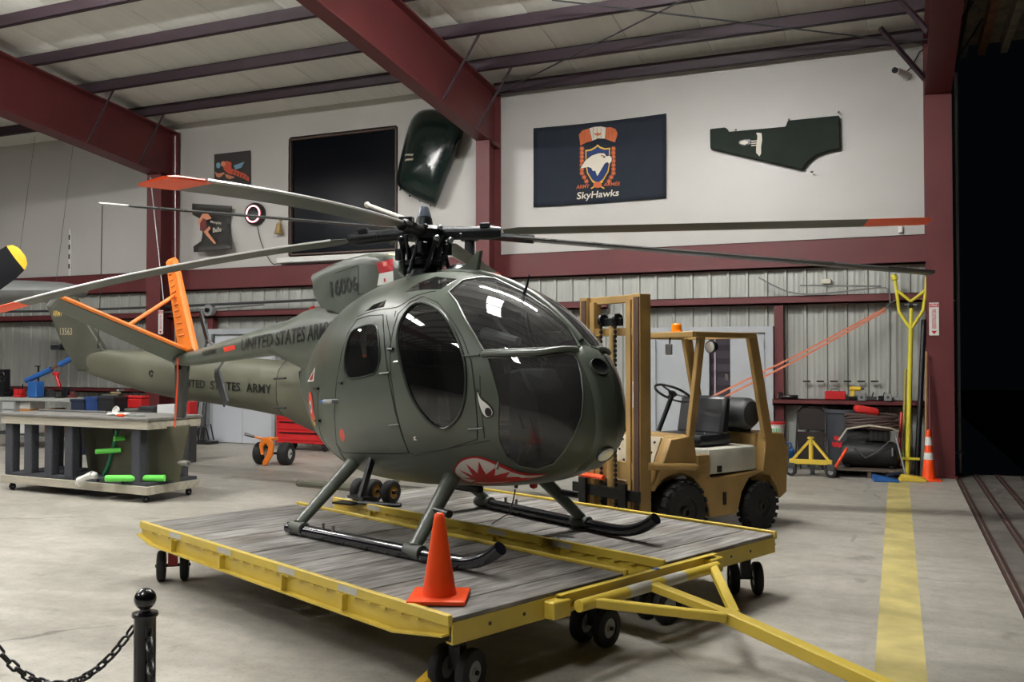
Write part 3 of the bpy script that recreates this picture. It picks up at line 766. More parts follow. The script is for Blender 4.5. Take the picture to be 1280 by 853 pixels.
# slanted rear face
for p_ in secs[-1]: p_.x += (2.04 - p_.z) * .55
dog = MB().loft(secs).build('doghouse', OLIVE, heli, angle=45)
DOGBVH = BVHTree.FromPolygons([v_.co.copy() for v_ in dog.data.vertices], [tuple(q_.vertices) for q_ in dog.data.polygons])
def dside(px, py, off=.003):
    # pixel on the starboard flank of the doghouse
    dr_ = ray(px, py); dv = Vector((dr_.dot(HU), dr_.dot(HV), dr_.z)).normalized(); h = DOGBVH.ray_cast(CAML, dv)
    if h[0] is None: return hsym(px, py, -.2)
    n_ = h[1] if h[1].dot(dv) < 0 else -h[1]
    return h[0] + n_ * off
def qpatch(name, px, m, off=.004, n=6):
    a, b, c, d = [Vector((*p_, 0)) for p_ in px]; vs = []
    for i in range(n + 1):
        for j in range(n + 1):
            p_ = a.lerp(b, i / n).lerp(d.lerp(c, i / n), j / n); vs.append(dside(p_.x, p_.y, off))
    return MB().add(vs, [(i * (n + 1) + j, (i + 1) * (n + 1) + j, (i + 1) * (n + 1) + j + 1, i * (n + 1) + j + 1) for i in range(n) for j in range(n)]).build(name, m, dog, angle=60)
qpatch('red_flag_field', [(470.5, 329), (491.5, 324), (491.8, 339), (474.5, 342.4)], DRED)
qpatch('white_flag_field', [(474.5, 342.4), (491.8, 339), (492.4, 353.5), (472, 357.5)], DWHT)
qpatch('flag_emblem', [(479.5, 329), (484, 328), (484.2, 332.6), (480.2, 333.6)], mat('decal_pale_red', rgb(226, 120, 110), .4), .007, 2)
qpatch('flag_mark', [(480.6, 348.6), (482.6, 348.2), (482.8, 352.6), (480.8, 353)], DRED, .007, 2)
def dtext(a, b):
    x = 413.5 + (447 - 413.5) * a; yb = 372 + (363 - 372) * a; yt = 351.5 + (344 - 351.5) * a
    return dside(x + (1 - b) * 2.2 * 1 - 1, yb + (yt - yb) * b, .006)
text('serial_number', '16006', dtext, DBLK, dog)
for px in ([(448, 332), (448, 369)], [(447, 369), (475, 362)], [(447, 332), (419, 342)]):
    MB().path([dside(*q_, .003) for q_ in px], .0022, 4).build('panel_seam', SEAL, dog)
MB().sphere(hsym(460, 320, -.0) + Vector((0, 0, -.02)), .03, 10, 6).build('tail_beacon', RED, dog)

# tail boom
def boom_ax(uu):
    t = [(-1.0, 1.50, .30, .26), (-1.6, 1.48, .30, .22), (-2.05, 1.45, .27, .185), (-2.3, 1.45, .205, .16), (-2.6, 1.468, .15, .145), (-3.38, 1.395, .118, .118), (-4.3, 1.305, .085, .085), (-4.9, 1.262, .07, .07)]
    for i in range(len(t) - 1):
        if t[i][0] >= uu >= t[i + 1][0]:
            f_ = (t[i][0] - uu) / (t[i][0] - t[i + 1][0]); return [t[i][k] + (t[i + 1][k] - t[i][k]) * f_ for k in (1, 2, 3)]
    return t[-1][1:] if uu < -4 else t[0][1:]
secs = []
for uu in [-1.0 - .15 * k for k in range(27)]:
    uu = max(uu, -4.88); z, rz, ry = boom_ax(uu)
    secs.append([Vector((uu, ry * math.cos(a), z + rz * math.sin(a))) for a in [2 * math.pi * k / 24 for k in range(24)]])
boom = MB().loft(secs).build('tail_boom', OLIVE, heli)
def bsurf(px, py, off=.0025):
    # pixel -> starboard boom skin
    q = hsym(px, py, -.1)
    for _k in range(4):
        z, rz, ry = boom_ax(q.x); t = max(-.97, min(.97, (q.z - z) / rz)); q = hsym(px, py, -ry * math.sqrt(1 - t * t) - off)
    return q
def btext(x0, yb0, yt0, x1, yb1, yt1):
    return lambda a, b: bsurf(x0 + (x1 - x0) * a + b * 1.0, (yb0 + (yb1 - yb0) * a) * (1 - b) + (yt0 + (yt1 - yt0) * a) * b)
text('army_lettering', 'UNITED STATES ARMY', btext(301, 439.5, 424, 414, 422.5, 400.5), DBLK, boom, cuts=4)
text('registration', 'N259BK', btext(252.5, 445.5, 438.5, 270, 442.5, 435.5), DBLK, boom, cuts=2)
def bquad(name, px, m, n=4):
    a, b, c, d = [Vector((*p_, 0)) for p_ in px]; vs = []
    for i in range(n + 1):
        for j in range(n + 1):
            p_ = a.lerp(b, i / n).lerp(d.lerp(c, i / n), j / n); vs.append(bsurf(p_.x, p_.y))
    MB().add(vs, [(i * (n + 1) + j, (i + 1) * (n + 1) + j, (i + 1) * (n + 1) + j + 1, i * (n + 1) + j + 1) for i in range(n) for j in range(n)]).build(name, m, boom, angle=60)
bquad('red_mark', [(279, 434.5), (293, 431.5), (294.5, 437), (280.5, 440.5)], DORG)

# tail surfaces
def slab(name, P, th, m, parent=heli, nrm=None):
    P = [Vector(p_) for p_ in P]; n_ = nrm or (P[1] - P[0]).cross(P[2] - P[0]).normalized()
    k = len(P); c = sum(P, Vector()) / k
    vs = [p_ for p_ in P] + [c + (p_ - c) * .93 + n_ * th / 2 for p_ in P] + [c + (p_ - c) * .93 - n_ * th / 2 for p_ in P]
    fs = [tuple(range(k, 2 * k)), tuple(range(3 * k - 1, 2 * k - 1, -1))]
    for i in range(k):
        j = (i + 1) % k; fs += [(i, j, k + j, k + i), (j, i, 2 * k + i, 2 * k + j)]
    return MB().add(vs, fs).build(name, m, parent, angle=20)
fin = slab('vertical_fin', [(-5.19, 0, 2.44), (-4.99, 0, 2.455), (-4.40, 0, 1.36), (-4.80, 0, 1.33)], .07, ORANGE)
for k in range(11):
    t = .16 + k * .07
    a = Vector((-5.15, 0, 2.40)).lerp(Vector((-4.79, 0, 1.40)), t); b = Vector((-5.03, 0, 2.44)).lerp(Vector((-4.48, 0, 1.42)), t)
    a2 = a.lerp(b, .2); b2 = a.lerp(b, .72)
    MB().path([a2 + Vector((0, -.036, 0)), b2 + Vector((0, -.036, 0))], .011, 5).build('stiffener_bead', ORANGE, fin)
rt_, tp = hcross(236, 446, -4.72), hcross(69, 377, -4.72)
rt2, tp2 = rt_ + Vector((-.1, 0, -.05)), tp + Vector((-.1, 0, -.05))
sdir = (tp - rt_).normalized()
stab = slab('stabilizer', [rt_ + Vector((.10, 0, .05)), tp + Vector((.06, 0, .06)), tp + Vector((-.22, 0, -.03)), rt_ + Vector((-.34, 0, -.07))], .05, OLIVE)
up_ = Vector((0, -sdir.z, sdir.y)); up_ = up_ if up_.z > 0 else -up_
MB().path([rt_ + Vector((.115, 0, .05)), tp + Vector((.075, 0, .06))], .022, 8).build('leading_edge', ORANGE, stab, label='orange leading edge')
MB().tube(tp + Vector((.1, 0, .06)), tp + Vector((-.21, 0, -.03)), .022, n=8).build('tip_cap', GREYP, stab)
MB().tube(Vector((-4.92, 0, 2.03)), rt_.lerp(tp, .5) + Vector((-.05, 0, .02)), .022, n=8).build('stabilizer_strut', ORANGE, heli, label='orange strut')
slab('ventral_fin', [(-4.92, 0, 1.26), (-4.62, 0, 1.28), (-4.72, 0, .62), (-4.90, 0, .62)], .06, mat('rough_dark_grey_paint', rgb(66, 68, 64), .8, var=.2, scale=12), heli)
# tail rotor on the port side
tg = MB().tube((-4.15, .02, 1.32), (-4.15, .24, 1.32), .045, n=12).sphere((-4.15, .02, 1.32), .07, 12, 8).build('tail_gearbox', BLKMET, heli)
for (a, b, m) in (((262, 434), (250.5, 391), .035), ((268, 455), (283, 506), .065)):
    pa = hsym(*a, .22); pb = hsym(*b, .22); d = (pb - pa).normalized(); sd_ = Vector((d.z, 0, -d.x))
    MB().tube(Vector((-4.15, .22, 1.32)), pa.lerp(pb, .2), .016, n=8).build('tail_rotor_grip', STEEL, tg)
    q = pa.lerp(pb, .12)
    slab('tail_rotor_blade', [q + sd_ * .025, q - sd_ * .025, q.lerp(pb, .15) - sd_ * m, pb - sd_ * m, pb + sd_ * m, q.lerp(pb, .15) + sd_ * m], .025, DGREY, tg, Vector((0, 1, 0)))
st0 = hsym(238, 462, 0)
MB().box(-4.86, -4.74, -.05, .05, 1.17, 1.24).build('tail_mount', BLKMET, heli)
# warning streamer under the stabilizer
a = hcross(222, 448, -4.72); b = hcross(218.5, 534, -4.72)
MB().path([a, a.lerp(b, .3) + Vector((0, .01, 0)), b], .018, 4, squash=.5).build('warning_streamer', CONE, heli, label='orange ribbon hanging from the tail')

# landing gear
for s in (-1, 1):
    y1, y0 = s * .78, s * .90
    P = [(-.76, s * .915, .045), (-.62, y0, .045), (.0, s * .838, .045), (.61, y1, .045), (.95, s * .75, .047), (1.10, s * .74, .065), (1.24, s * .73, .115), (1.34, s * .725, .18)]
    sk = MB().path(catmull(P, 3, False), .042, 14).build('skid', mat('glossy_black_skid', rgb(24, 25, 32), .18, coat=.5), heli)
    for uu in (-.35, -.22): MB().tube((uu, s * (.875), .08), (uu, s * .875, .125), .012, n=8).build('skid_bolt', STEEL, sk)
    for (uf, yf, tu, ty, nm) in ((.59, y1, .47, s * .36, 'front_leg'), (-.64, y0, -.70, s * .38, 'rear_leg')):
        ft = Vector((uf, yf, .085)); tp_ = Vector((tu, ty, .50)); ex_ = ft + (tp_ - ft) * 1.15
        lg = MB().path([ft, ft.lerp(tp_, .35), ft.lerp(tp_, .7), ex_], [.050, .056, .064, .075], 14, squash=.72, upv=(1, 0, 0)).build(nm, OLIVE, heli)
        MB().path([ft + Vector((-.08, 0, -.03)), ft + Vector((.08, 0, -.03))], .049, 12).build('skid_saddle', mat('grey_green_saddle', rgb(88, 92, 84), .6), lg)
    ft = Vector((.59, y1, .085)).lerp(Vector((.47, s * .36, .5)), .5)
    MB().tube(ft + Vector((.03, s * .02, 0)), ft + Vector((.20, s * .04, -.005)), .026, n=12).build('boarding_step', BLACK, heli)
a = hsym(466, 570, -.47); b = hsym(451, 622, -.60)
MB().bar(a, b, .028, .05).build('hanging_step_arm', BLACK, heli); MB().box(b.x - .10, b.x + .10, b.y - .05, b.y + .03, b.z - .01, b.z + .01).build('step_plate', BLACK, heli)
# belly: hook, beacon, wire
b = hsym(667, 606); MB().lathe([(.03, .08), (.034, .02), (.025, -.02), (.001, -.032)], 14, Matrix.Translation(b)).build('belly_beacon', mat('red_beacon_glass', rgb(150, 16, 34), .2), heli)
h0 = hsym(648, 594); MB().path([h0 + Vector((.05, 0, .05)), h0 + Vector((0, 0, -.01)), hsym(645, 610)], [.03, .022, .012], 8).build('cargo_hook', OLIVE2, heli)
cr = [hsym(644, 612), hsym(641, 628), hsym(636, 642, .0)]
MB().path([tuple(p_) for p_ in catmull([tuple(p_) for p_ in cr], 3, False)] + [tuple(hl(onz(615, 655, .452)))], .005, 5).build('static_wire', DGREY, heli)
MB().box(.0, .34, -.03, .03, .32, .37).build('belly_rail', BLKMET, heli, bevel=.01)
# pitot, antenna, wire cutter
pt = hsym(421, 502, -.55); s_, t_ = hitpx(423, 502); a = egg(s_, t_, -.01); 
MB().path([a, a + Vector((-.02, -.05, .0)), a + Vector((-.10, -.07, -.005))], [.016, .018, .018], 8).build('exhaust_drain', STEEL, heli)
MB().tube(a + Vector((-.10, -.07, -.005)), a + Vector((-.16, -.075, -.008)), .018, .006, 8).build('blue_cap', BLUE, heli, label='blue protective cap')
s_, t_ = hitpx(655, 368); a = egg(s_, t_, .0); MB().path([a, a + Vector((.03, 0, .06)), a + Vector((.05, 0, .13))], [.012, .009, .004], 8).build('whip_antenna', BLACK, heli)
wc0 = egg(.36, 0, .01)
wc = hsym(583, 345, 0); wt = hsym(601, 313, 0)
slab('wire_cutter', [wc + Vector((-.12, 0, 0)), wc + Vector((.12, 0, -.03)), wt + Vector((.01, 0, 0)), wt + Vector((-.02, 0, 0))], .03, OLIVE)
MB().tube(wt.lerp(wc, .65), hsym(522, 347, 0), .012, n=6).build('cutter_strut', OLIVE, heli)
MB().tube(wc + Vector((-.05, .02, 0)), hsym(530, 351, .05), .010, n=6).build('cutter_strut', OLIVE, heli)

# rotor head and blades
HB = Vector((-.33, 0, 2.25))
MB().lathe([(.15, 1.86), (.14, 1.92), (.10, 1.98), (.075, 2.02), (.07, 2.20)], 18, Matrix.Translation((HB.x, 0, 0))).build('mast', BLKMET, heli)
MB().lathe([(.10, 1.98), (.17, 2.0), (.17, 2.03), (.12, 2.045)], 20, Matrix.Translation((HB.x, 0, 0))).build('swashplate', BLKMET, heli)
MB().sphere((HB.x + .28, .12, 1.92), .10, 14, 8, (1, 1, .9)).build('chrome_dome', mat('dull_chrome', rgb(180, 185, 190), .25, metal=1), heli)
hub = MB().lathe([(.06, -.05), (.16, -.05), (.17, -.02), (.17, .02), (.14, .05), (.07, .06), (.06, .12)], 20, Matrix.Translation(HB)).build('rotor_hub', BLKMET, heli)
MB().lathe([(.05, .12), (.055, .13), (.035, .20), (.028, .21)], 14, Matrix.Translation(HB)).build('hub_cap', mat('blue_grey_cap', rgb(70, 78, 90), .4, metal=.4), hub)
for k in range(4):
    a_ = R(85 + 90 * k); MB().tube(HB + Vector((.14 * math.cos(a_), .14 * math.sin(a_), -.23)), HB + Vector((.20 * math.cos(a_ + .25), .20 * math.sin(a_ + .25), -.03)), .012, n=8).build('pitch_link', BLKMET, hub)
for k in range(6):
    a_ = R(20 + 60 * k); MB().tube(HB + Vector((.1 * math.cos(a_), .1 * math.sin(a_), -.33)), HB + Vector((.13 * math.cos(a_), .13 * math.sin(a_), -.12)), .018, n=8).build('control_rod', BLKMET, hub)
for k in range(8):
    a_ = R(45 * k + 10); MB().sphere(HB + Vector((.16 * math.cos(a_), .16 * math.sin(a_), .035)), .022, 8, 6).build('hub_bolt', STEEL if k % 3 == 0 else BLKMET, hub)
MB().lathe([(.19, 1.84), (.17, 1.90), (.12, 1.97), (.105, 2.06), (.13, 2.09), (.13, 2.13), (.09, 2.16)], 18, Matrix.Translation((HB.x, 0, 0))).build('drive_housing', BLKMET, heli)
for k in range(9):
    a_ = R(40 * k + 7); r1, r2 = (.20, .15) if k % 2 else (.15, .22)
    MB().tube(HB + Vector((r1 * math.cos(a_), r1 * math.sin(a_), -.34 + .02 * (k % 3))), HB + Vector((r2 * math.cos(a_ + .35), r2 * math.sin(a_ + .35), -.06)), .011 + .004 * (k % 3), n=7).build('linkage_rod', BLKMET, hub)
    MB().sphere(HB + Vector((r2 * math.cos(a_ + .35), r2 * math.sin(a_ + .35), -.06)), .026, 8, 6).build('rod_end', BLKMET if k % 4 else STEEL, hub)
for k in range(5):
    a_ = R(72 * k + 30); c_ = HB + Vector((.19 * math.cos(a_), .19 * math.sin(a_), -.13 - .04 * (k % 2)))
    MB().box(c_.x - .03, c_.x + .03, c_.y - .03, c_.y + .03, c_.z - .045, c_.z + .045).build('actuator_block', BLKMET, hub, bevel=.008)
MB().box(HB.x - .30, HB.x - .10, -.12, .12, 1.86, 1.98).build('gearbox_cover', BLKMET, heli, bevel=.02)
BLADEG = mat('blade_grey_green', rgb(80, 82, 75), .4, var=.12, scale=3); BTOP = mat('blade_white_top', rgb(200, 202, 198), .35)
def blade(ang, R_, dz, chord, name='main_rotor_blade', tipcol=CONE, root=.62, mcol=BLADEG, pitch=7):
    d = Vector((math.cos(R(ang)), math.sin(R(ang)), 0)); sd_ = Vector((-d.y, d.x, 0))
    def axis(r): t = (r - .15) / (R_ - .15); return HB + d * r + Vector((0, 0, dz * t * t * .55 + dz * t * .45))
    gr = MB().path([axis(.12), axis(.34), axis(.52), axis(.60)], [.055, .05, .055, .04], 12).build('blade_grip', BLKMET, heli)
    MB().tube(axis(.36) + sd_ * .07, axis(.56) + sd_ * .085, .02, n=8).build('lead_lag_damper', STEEL if ang > 0 and ang < 90 else BLKMET, gr)
    MB().bar(axis(.44) + Vector((0, 0, .05)), axis(.52) + Vector((0, 0, .05)), .10, .04).build('grip_block', BLKMET, gr, bevel=.006)
    MB().tube(axis(.30) - sd_ * .05 + Vector((0, 0, -.02)), axis(.30) - sd_ * .15 + Vector((0, 0, -.04)), .016, n=8).build('pitch_horn', BLKMET, gr)
    def sec(r, c):
        c0 = axis(r); q = []
        cp, sp = math.cos(R(pitch)), math.sin(R(pitch))
        for x, z in ((-.30, 0), (-.26, .045), (-.10, .062), (.2, .045), (.70, .004), (.70, -.004), (.2, -.03), (-.10, -.04), (-.26, -.03)):
            xx, zz = -x * c, z * c
            q.append(c0 + sd_ * (-(xx * cp + zz * sp)) * -1 + Vector((0, 0, zz * cp - xx * sp)))
        return q
    rs = [root, root + .12] + [root + .12 + (R_ * .93 - root - .12) * k / 8 for k in range(1, 9)]
    bl = MB().loft([sec(r, chord * (.6 if i == 0 else 1)) for i, r in enumerate(rs)]).build(name, mcol, heli, angle=30)
    MB().path([sec(r, chord)[0] + Vector((0, 0, .001)) for r in rs[1:]], .008, 6).build('abrasion_strip', mat('polished_strip', rgb(225, 226, 224), .3, metal=.35), bl)
    MB().loft([sec(r, chord * (1.015 if k < 3 else .75)) for k, r in enumerate([R_ * .88, R_ * .93, R_ * .985, R_])]).build('blade_tip', tipcol, bl, angle=30, label='orange blade tip')
    return bl
blade(40, 3.72, .02, .18, pitch=8)
blade(-53, 3.70, -.30, .17, pitch=-10)
blade(-141.5, 3.70, -.57, .155, pitch=-9)
blade(130, 3.70, .0, .17)
# white tie-down tube beside the hub
MB().tube(hsym(459, 256, .15), hsym(508, 274, .15), .016, n=10).sphere(hsym(459, 256, .15), .026, 10, 8).build('tie_down_tube', mat('dirty_white_tube', rgb(200, 196, 184), .5), heli)
MB().box(HB.x - .5, HB.x - .34, -.10, .06, 2.06, 2.12).build('brass_linkage', mat('brass_zinc', rgb(150, 128, 70), .4, metal=.6), heli, bevel=.01)
# ================================================================== wooden helicopter dolly
PA = R(-22.6); PO = Vector((-2.031, 4.058, 0))
PU = Vector((math.cos(PA), math.sin(PA), 0)); PV = Vector((-math.sin(PA), math.cos(PA), 0))
def pl(p): q = Vector(p) - PO; return Vector((q.dot(PU), q.dot(PV), q.z))
def pw(x, y, z=0): return PO + PU * x + PV * y + Vector((0, 0, z))
dolly = thing('helicopter_dolly', 'yellow steel dolly with two weathered plank decks under the helicopter', 'dolly', PO, PA)
def wood():
    m = bpy.data.materials.new('weathered_deck_wood'); m.use_nodes = True; nt = m.node_tree; b = nt.nodes['Principled BSDF']; L = nt.links.new; N = nt.nodes.new
    tc = N('ShaderNodeTexCoord'); oi = N('ShaderNodeObjectInfo'); ad = N('ShaderNodeVectorMath'); ad.operation = 'ADD'
    sc3 = N('ShaderNodeVectorMath'); sc3.operation = 'SCALE'; sc3.inputs[3].default_value = 37.0
    cm = N('ShaderNodeCombineXYZ'); L(oi.outputs['Random'], cm.inputs[0]); L(oi.outputs['Random'], cm.inputs[1]); L(cm.outputs[0], sc3.inputs[0])
    L(tc.outputs['Object'], ad.inputs[0]); L(sc3.outputs[0], ad.inputs[1])
    mp = N('ShaderNodeMapping'); mp.inputs['Scale'].default_value = (14, 1.2, 14); L(ad.outputs[0], mp.inputs[0])
    n = N('ShaderNodeTexNoise'); n.inputs['Scale'].default_value = 2.0; n.inputs['Detail'].default_value = 9; n.inputs['Distortion'].default_value = .8; L(mp.outputs[0], n.inputs['Vector'])
    r = N('ShaderNodeValToRGB'); e = r.color_ramp.elements
    e[0].position = .28; e[0].color = (*rgb(80, 77, 75), 1); e[1].position = .72; e[1].color = (*rgb(178, 175, 170), 1)
    L(n.outputs['Fac'], r.inputs[0])
    n2 = N('ShaderNodeTexNoise'); n2.inputs['Scale'].default_value = 2.6; n2.inputs['Detail'].default_value = 4; L(ad.outputs[0], n2.inputs['Vector'])
    r2 = N('ShaderNodeValToRGB'); r2.color_ramp.elements[0].position = .36; r2.color_ramp.elements[0].color = (.66, .63, .6, 1); r2.color_ramp.elements[1].position = .56; r2.color_ramp.elements[1].color = (1, 1, 1, 1); L(n2.outputs['Fac'], r2.inputs[0])
    mr = N('ShaderNodeMapRange'); mr.inputs['To Min'].default_value = .70; mr.inputs['To Max'].default_value = 1.1; L(oi.outputs['Random'], mr.inputs[0])
    x = N('ShaderNodeMix'); x.data_type = 'RGBA'; x.blend_type = 'MULTIPLY'; x.inputs[0].default_value = 1; L(r.outputs[0], x.inputs[6]); L(r2.outputs[0], x.inputs[7])
    y = N('ShaderNodeMix'); y.data_type = 'RGBA'; y.blend_type = 'MULTIPLY'; y.inputs[0].default_value = 1; L(x.outputs[2], y.inputs[6]); L(mr.outputs[0], y.inputs[7])
    L(y.outputs[2], b.inputs['Base Color']); b.inputs['Roughness'].default_value = .62
    bp = N('ShaderNodeBump'); bp.inputs['Strength'].default_value = .25; bp.inputs['Distance'].default_value = .006; L(n.outputs['Fac'], bp.inputs['Height']); L(bp.outputs[0], b.inputs['Normal'])
    return m
WOOD = wood(); TAPE = mat('grey_reflective_tape', rgb(182, 180, 170), .4, var=.1, scale=8)
DT, DX0 = .445, -3.70
decks = ((0.0, 1.36), (1.77, 3.11))
SIDEP = [(DX0, .44), (DX0, .36), (DX0 + .25, .31), (-.42, .30), (-.02, .36), (-.02, .452), (DX0, .452)]
for (ya, yb) in decks:
    x = 0.0; k = 0; wds = [.24, .30, .22, .28, .26, .31, .25, .24, .29, .27, .26, .30, .24, .26]
    while x > DX0 + .02:
        wd = min(wds[k % len(wds)], x - DX0); k += 1
        pk = MB().box(-wd / 2 + .0055, wd / 2 - .0055, ya + .012, yb - .012, DT - .045, DT - random.uniform(0, .003)).build('deck_plank', WOOD, dolly, bevel=.003)
        pk.location = (x - wd / 2, 0, 0); x -= wd
    for (y, out) in ((ya, -1), (yb, 1)):
        yi = y + out * .012
        sb = MB().prism([(a, b) for a, b in SIDEP[:-1]], (0, max(y, yi), 0), (1, 0, 0), (0, 0, 1), .012)
        beam = sb.build('side_beam', YEL, dolly)
        bp_ = SIDEP[1:5]
        for (xa_, za_), (xb_, zb_) in zip(bp_[:-1], bp_[1:]): MB().bar((xa_, y + out * .026, za_), (xb_, y + out * .026, zb_), .055, .010).build('bottom_flange', YEL, beam)
        MB().box(DX0, .0, min(y, y + out * .03), max(y, y + out * .03), .405, .462).build('edge_lip', YEL, beam, bevel=.004)
        for xs in (-.9, -1.55, -2.35, -3.1):
            MB().box(xs - .008, xs + .008, min(y, y + out * .048), max(y, y + out * .048), .312, .405).build('stiffener', YEL, beam)
            MB().box(xs - .06, xs + .13, min(y + out * .031, y + out * .0318), max(y + out * .031, y + out * .0318), .415, .452).build('reflective_tape', TAPE, beam)
        wl = MB()
        for q in range(24):
            xs = -.25 - q * .14; wl.box(xs - .025, xs + .025, min(y + out * .028, y + out * .036), max(y + out * .028, y + out * .036), .398, .406)
        o = wl.build('weld_beads', YEL, beam); o['kind'] = 'stuff'
    MB().box(-.012, .0, ya, yb, .318, .42).box(-.05, .0, ya, yb, .31, .32).build('front_beam', YEL, dolly)
    MB().box(DX0, DX0 + .012, ya, yb, .318, .42).build('rear_beam', YEL, dolly)
    for y in [ya + .25 * k for k in range(1, 5)]:
        MB().tube((-.02, y, .368), (.003, y, .368), .010, n=10).build('bolt_hole', BLACK, dolly)
    for xs in (-.7, -1.5, -2.3, -3.1): MB().box(xs - .03, xs + .03, ya + .01, yb - .01, .33, .40).build('cross_member', YEL, dolly)
# front link channel between the decks and the hinge tube of the drawbar
MB().box(.004, .05, .74, 2.28, .345, .352).box(.004, .05, .74, 2.28, .425, .432).box(.004, .012, .74, 2.28, .345, .432).build('link_channel', YEL, dolly)
for y in (.72, 2.24): MB().box(.0, .075, y - .07, y + .07, .315, .41).build('hinge_bracket', YEL, dolly, bevel=.006)
MB().box(.012, .05, 1.60, 1.64, .433, .436).build('blue_tape', BLUE, dolly)
db = MB().tube((.12, .80, .375), (.12, 2.16, .375), .034, n=16).build('hinge_tube', YEL, dolly)
for y in (1.22, 1.56): MB().tube((.12, y, .375), (.12, y + .22, .375), .0350, n=16).build('tape_band', TAPE, db)
AP = Vector((.60, 1.55, .262)); EN_ = Vector((1.72, 1.55, .045))
for y, nm in ((.92, 'left'), (1.45, 'mid'), (2.10, 'right')):
    MB().bar((.13, y, .375), AP + Vector((0, (y - 1.5) * .08, .01)), .055 if y != 1.45 else .075, .05).build('drawbar_arm', YEL, dolly, bevel=.006)
MB().bar(AP + Vector((-.05, 0, .01)), EN_, .085, .075).build('drawbar', YEL, dolly, bevel=.008)
MB().path([EN_ + Vector((.0, 0, 0)), EN_ + Vector((.08, .05, 0)), EN_ + Vector((.16, 0, 0)), EN_ + Vector((.08, -.05, 0))], .016, 8, closed=True).build('tow_eye', STEEL, dolly)
HUBM = mat('caster_hub_grey', rgb(150, 152, 152), .45, metal=.4, var=.1)
def wheel_mesh(name, r, wd, hubr, parent, hubmat=HUBM, tyre=RUBBER, tread=0):
    """wheel about the local x axis"""
    M = Matrix.Rotation(R(90), 4, 'Y'); h = wd / 2
    mb = MB().lathe([(hubr, -h * .8), (hubr * 1.05, -h), (r * .86, -h), (r * .96, -h * .8), (r, -h * .45), (r, h * .45), (r * .96, h * .8), (r * .86, h), (hubr * 1.05, h), (hubr, h * .8)], 32, M, caps=False)
    if tread:
        for k in range(tread):
            a = 2 * math.pi * k / tread
            for s in (-1, 1):
                T = Matrix.Rotation(a + (.5 * math.pi / tread * 2 if s > 0 else 0), 4, 'X')
                mb.box(min(s * .02, s * h * .98), max(s * .02, s * h * .98), -.022, .022, r * .97, r + .014, T)
    t = mb.build(name, tyre, parent)
    MB().lathe([(hubr, -h * .78), (hubr * .9, -h * .5), (hubr * .45, -h * .5), (hubr * .4, -h * 1.0), (hubr * .2, -h * 1.05), (hubr * .2, h * 1.05), (hubr * .4, h * 1.0), (hubr * .45, h * .5), (hubr * .9, h * .5), (hubr, h * .78)], 24, M).build('wheel_hub', hubmat, t)
    return t
def caster(x, y, ang, r=.118, red=False):
    cs = MB().lathe([(.045, .30), (.045, .25), (.03, .235)], 14).box(-.035, .035, -.03, .03, r, .25).build('caster_fork', RED if red else BLKMET, dolly)
    cs.location = (x, y, 0); cs.rotation_euler = (0, 0, ang)
    MB().tube((-.13, 0, r), (.13, 0, r), .013, n=8).build('caster_axle', BLKMET, cs)
    for s in (-1, 1):
        wt_ = wheel_mesh('caster_wheel', r, .062, .058, cs); wt_.location = (s * .085, 0, r)
for x, y, a, red in ((-.16, .17, 14, 0), (-.17, 1.28, 4, 0), (-.20, 1.95, -8, 0), (-.17, 2.98, 42, 0), (-3.52, .16, 62, 1), (-3.5, 1.2, 60, 0), (-3.5, 1.92, 60, 0), (-3.5, 2.95, 60, 0)): caster(x, y, R(a), red=red)

# traffic cone on the near deck
def cone(loc, ang, hgt, label, bands=(), col=CONE, k=1.0):
    t = thing('traffic_cone', label, 'cone', loc, ang)
    b = .155 * k
    MB().box(-b, b, -b, b, 0, .026).build('cone_base', col, t, bevel=.012, seg=2)
    MB().lathe([(.094 * k, .024), (.088 * k, .05), (.030 * k, hgt - .03), (.026 * k, hgt - .008), (.018 * k, hgt), (.008 * k, hgt - .004)], 28).build('cone_body', col, t)
    rr = lambda z: .088 * k + (.030 * k - .088 * k) * (z - .05) / (hgt - .08)
    for z0, z1 in bands: MB().lathe([(rr(z0) + .002, z0), (rr(z1) + .002, z1)], 28, caps=False).build('reflective_band', WHITE, t)
    return t
q = onz(549, 749, DT); cone((q.x, q.y, DT + .001), R(20), .455, 'plain orange traffic cone standing on the plank deck')
# yellow wheel chock on the floor by the front caster
q = onz(543, 862, 0)
ck = tag(MB().prism([(-.10, 0), (.10, 0), (.0, .09)], (0, .07, 0), (1, 0, 0), (0, 0, 1), .14).build('wheel_chock', mat('chock_yellow', rgb(226, 184, 50), .5), bevel=.006), 'yellow wedge chock on the floor beside the front caster wheel', 'chock')
ck.location = (q.x - .02, q.y - .02, 0); ck.rotation_euler = (0, 0, R(30))

# ground-handling wheels standing on the far deck
q = onz(466, 629, DT); gw = thing('ground_handling_wheels', 'three small black wheels with yellow hubs on the far plank deck', 'wheels', (q.x, q.y, DT), R(-8))
YH = mat('amber_wheel_hub', rgb(190, 140, 50), .5, var=.1)
for k, x in enumerate((-.15, -.01, .17)):
    wq = wheel_mesh('small_wheel', .105, .085, .058, gw, YH); wq.location = (x, .02 * k, .105)
MB().tube((-.22, 0, .105), (.24, .03, .105), .016, n=8).build('axle', BLKMET, gw)
MB().tube((-.05, -.14, .018), (.36, -.06, .018), .018, n=8).build('tow_tube', BLACK, gw); MB().box(-.28, -.05, -.22, -.08, .0, .016).build('foot_plate', BLACK, gw)
MB().bar((-.1, 0, .1), (-.02, -.1, .02), .03, .02).build('lift_arm', YH, gw)
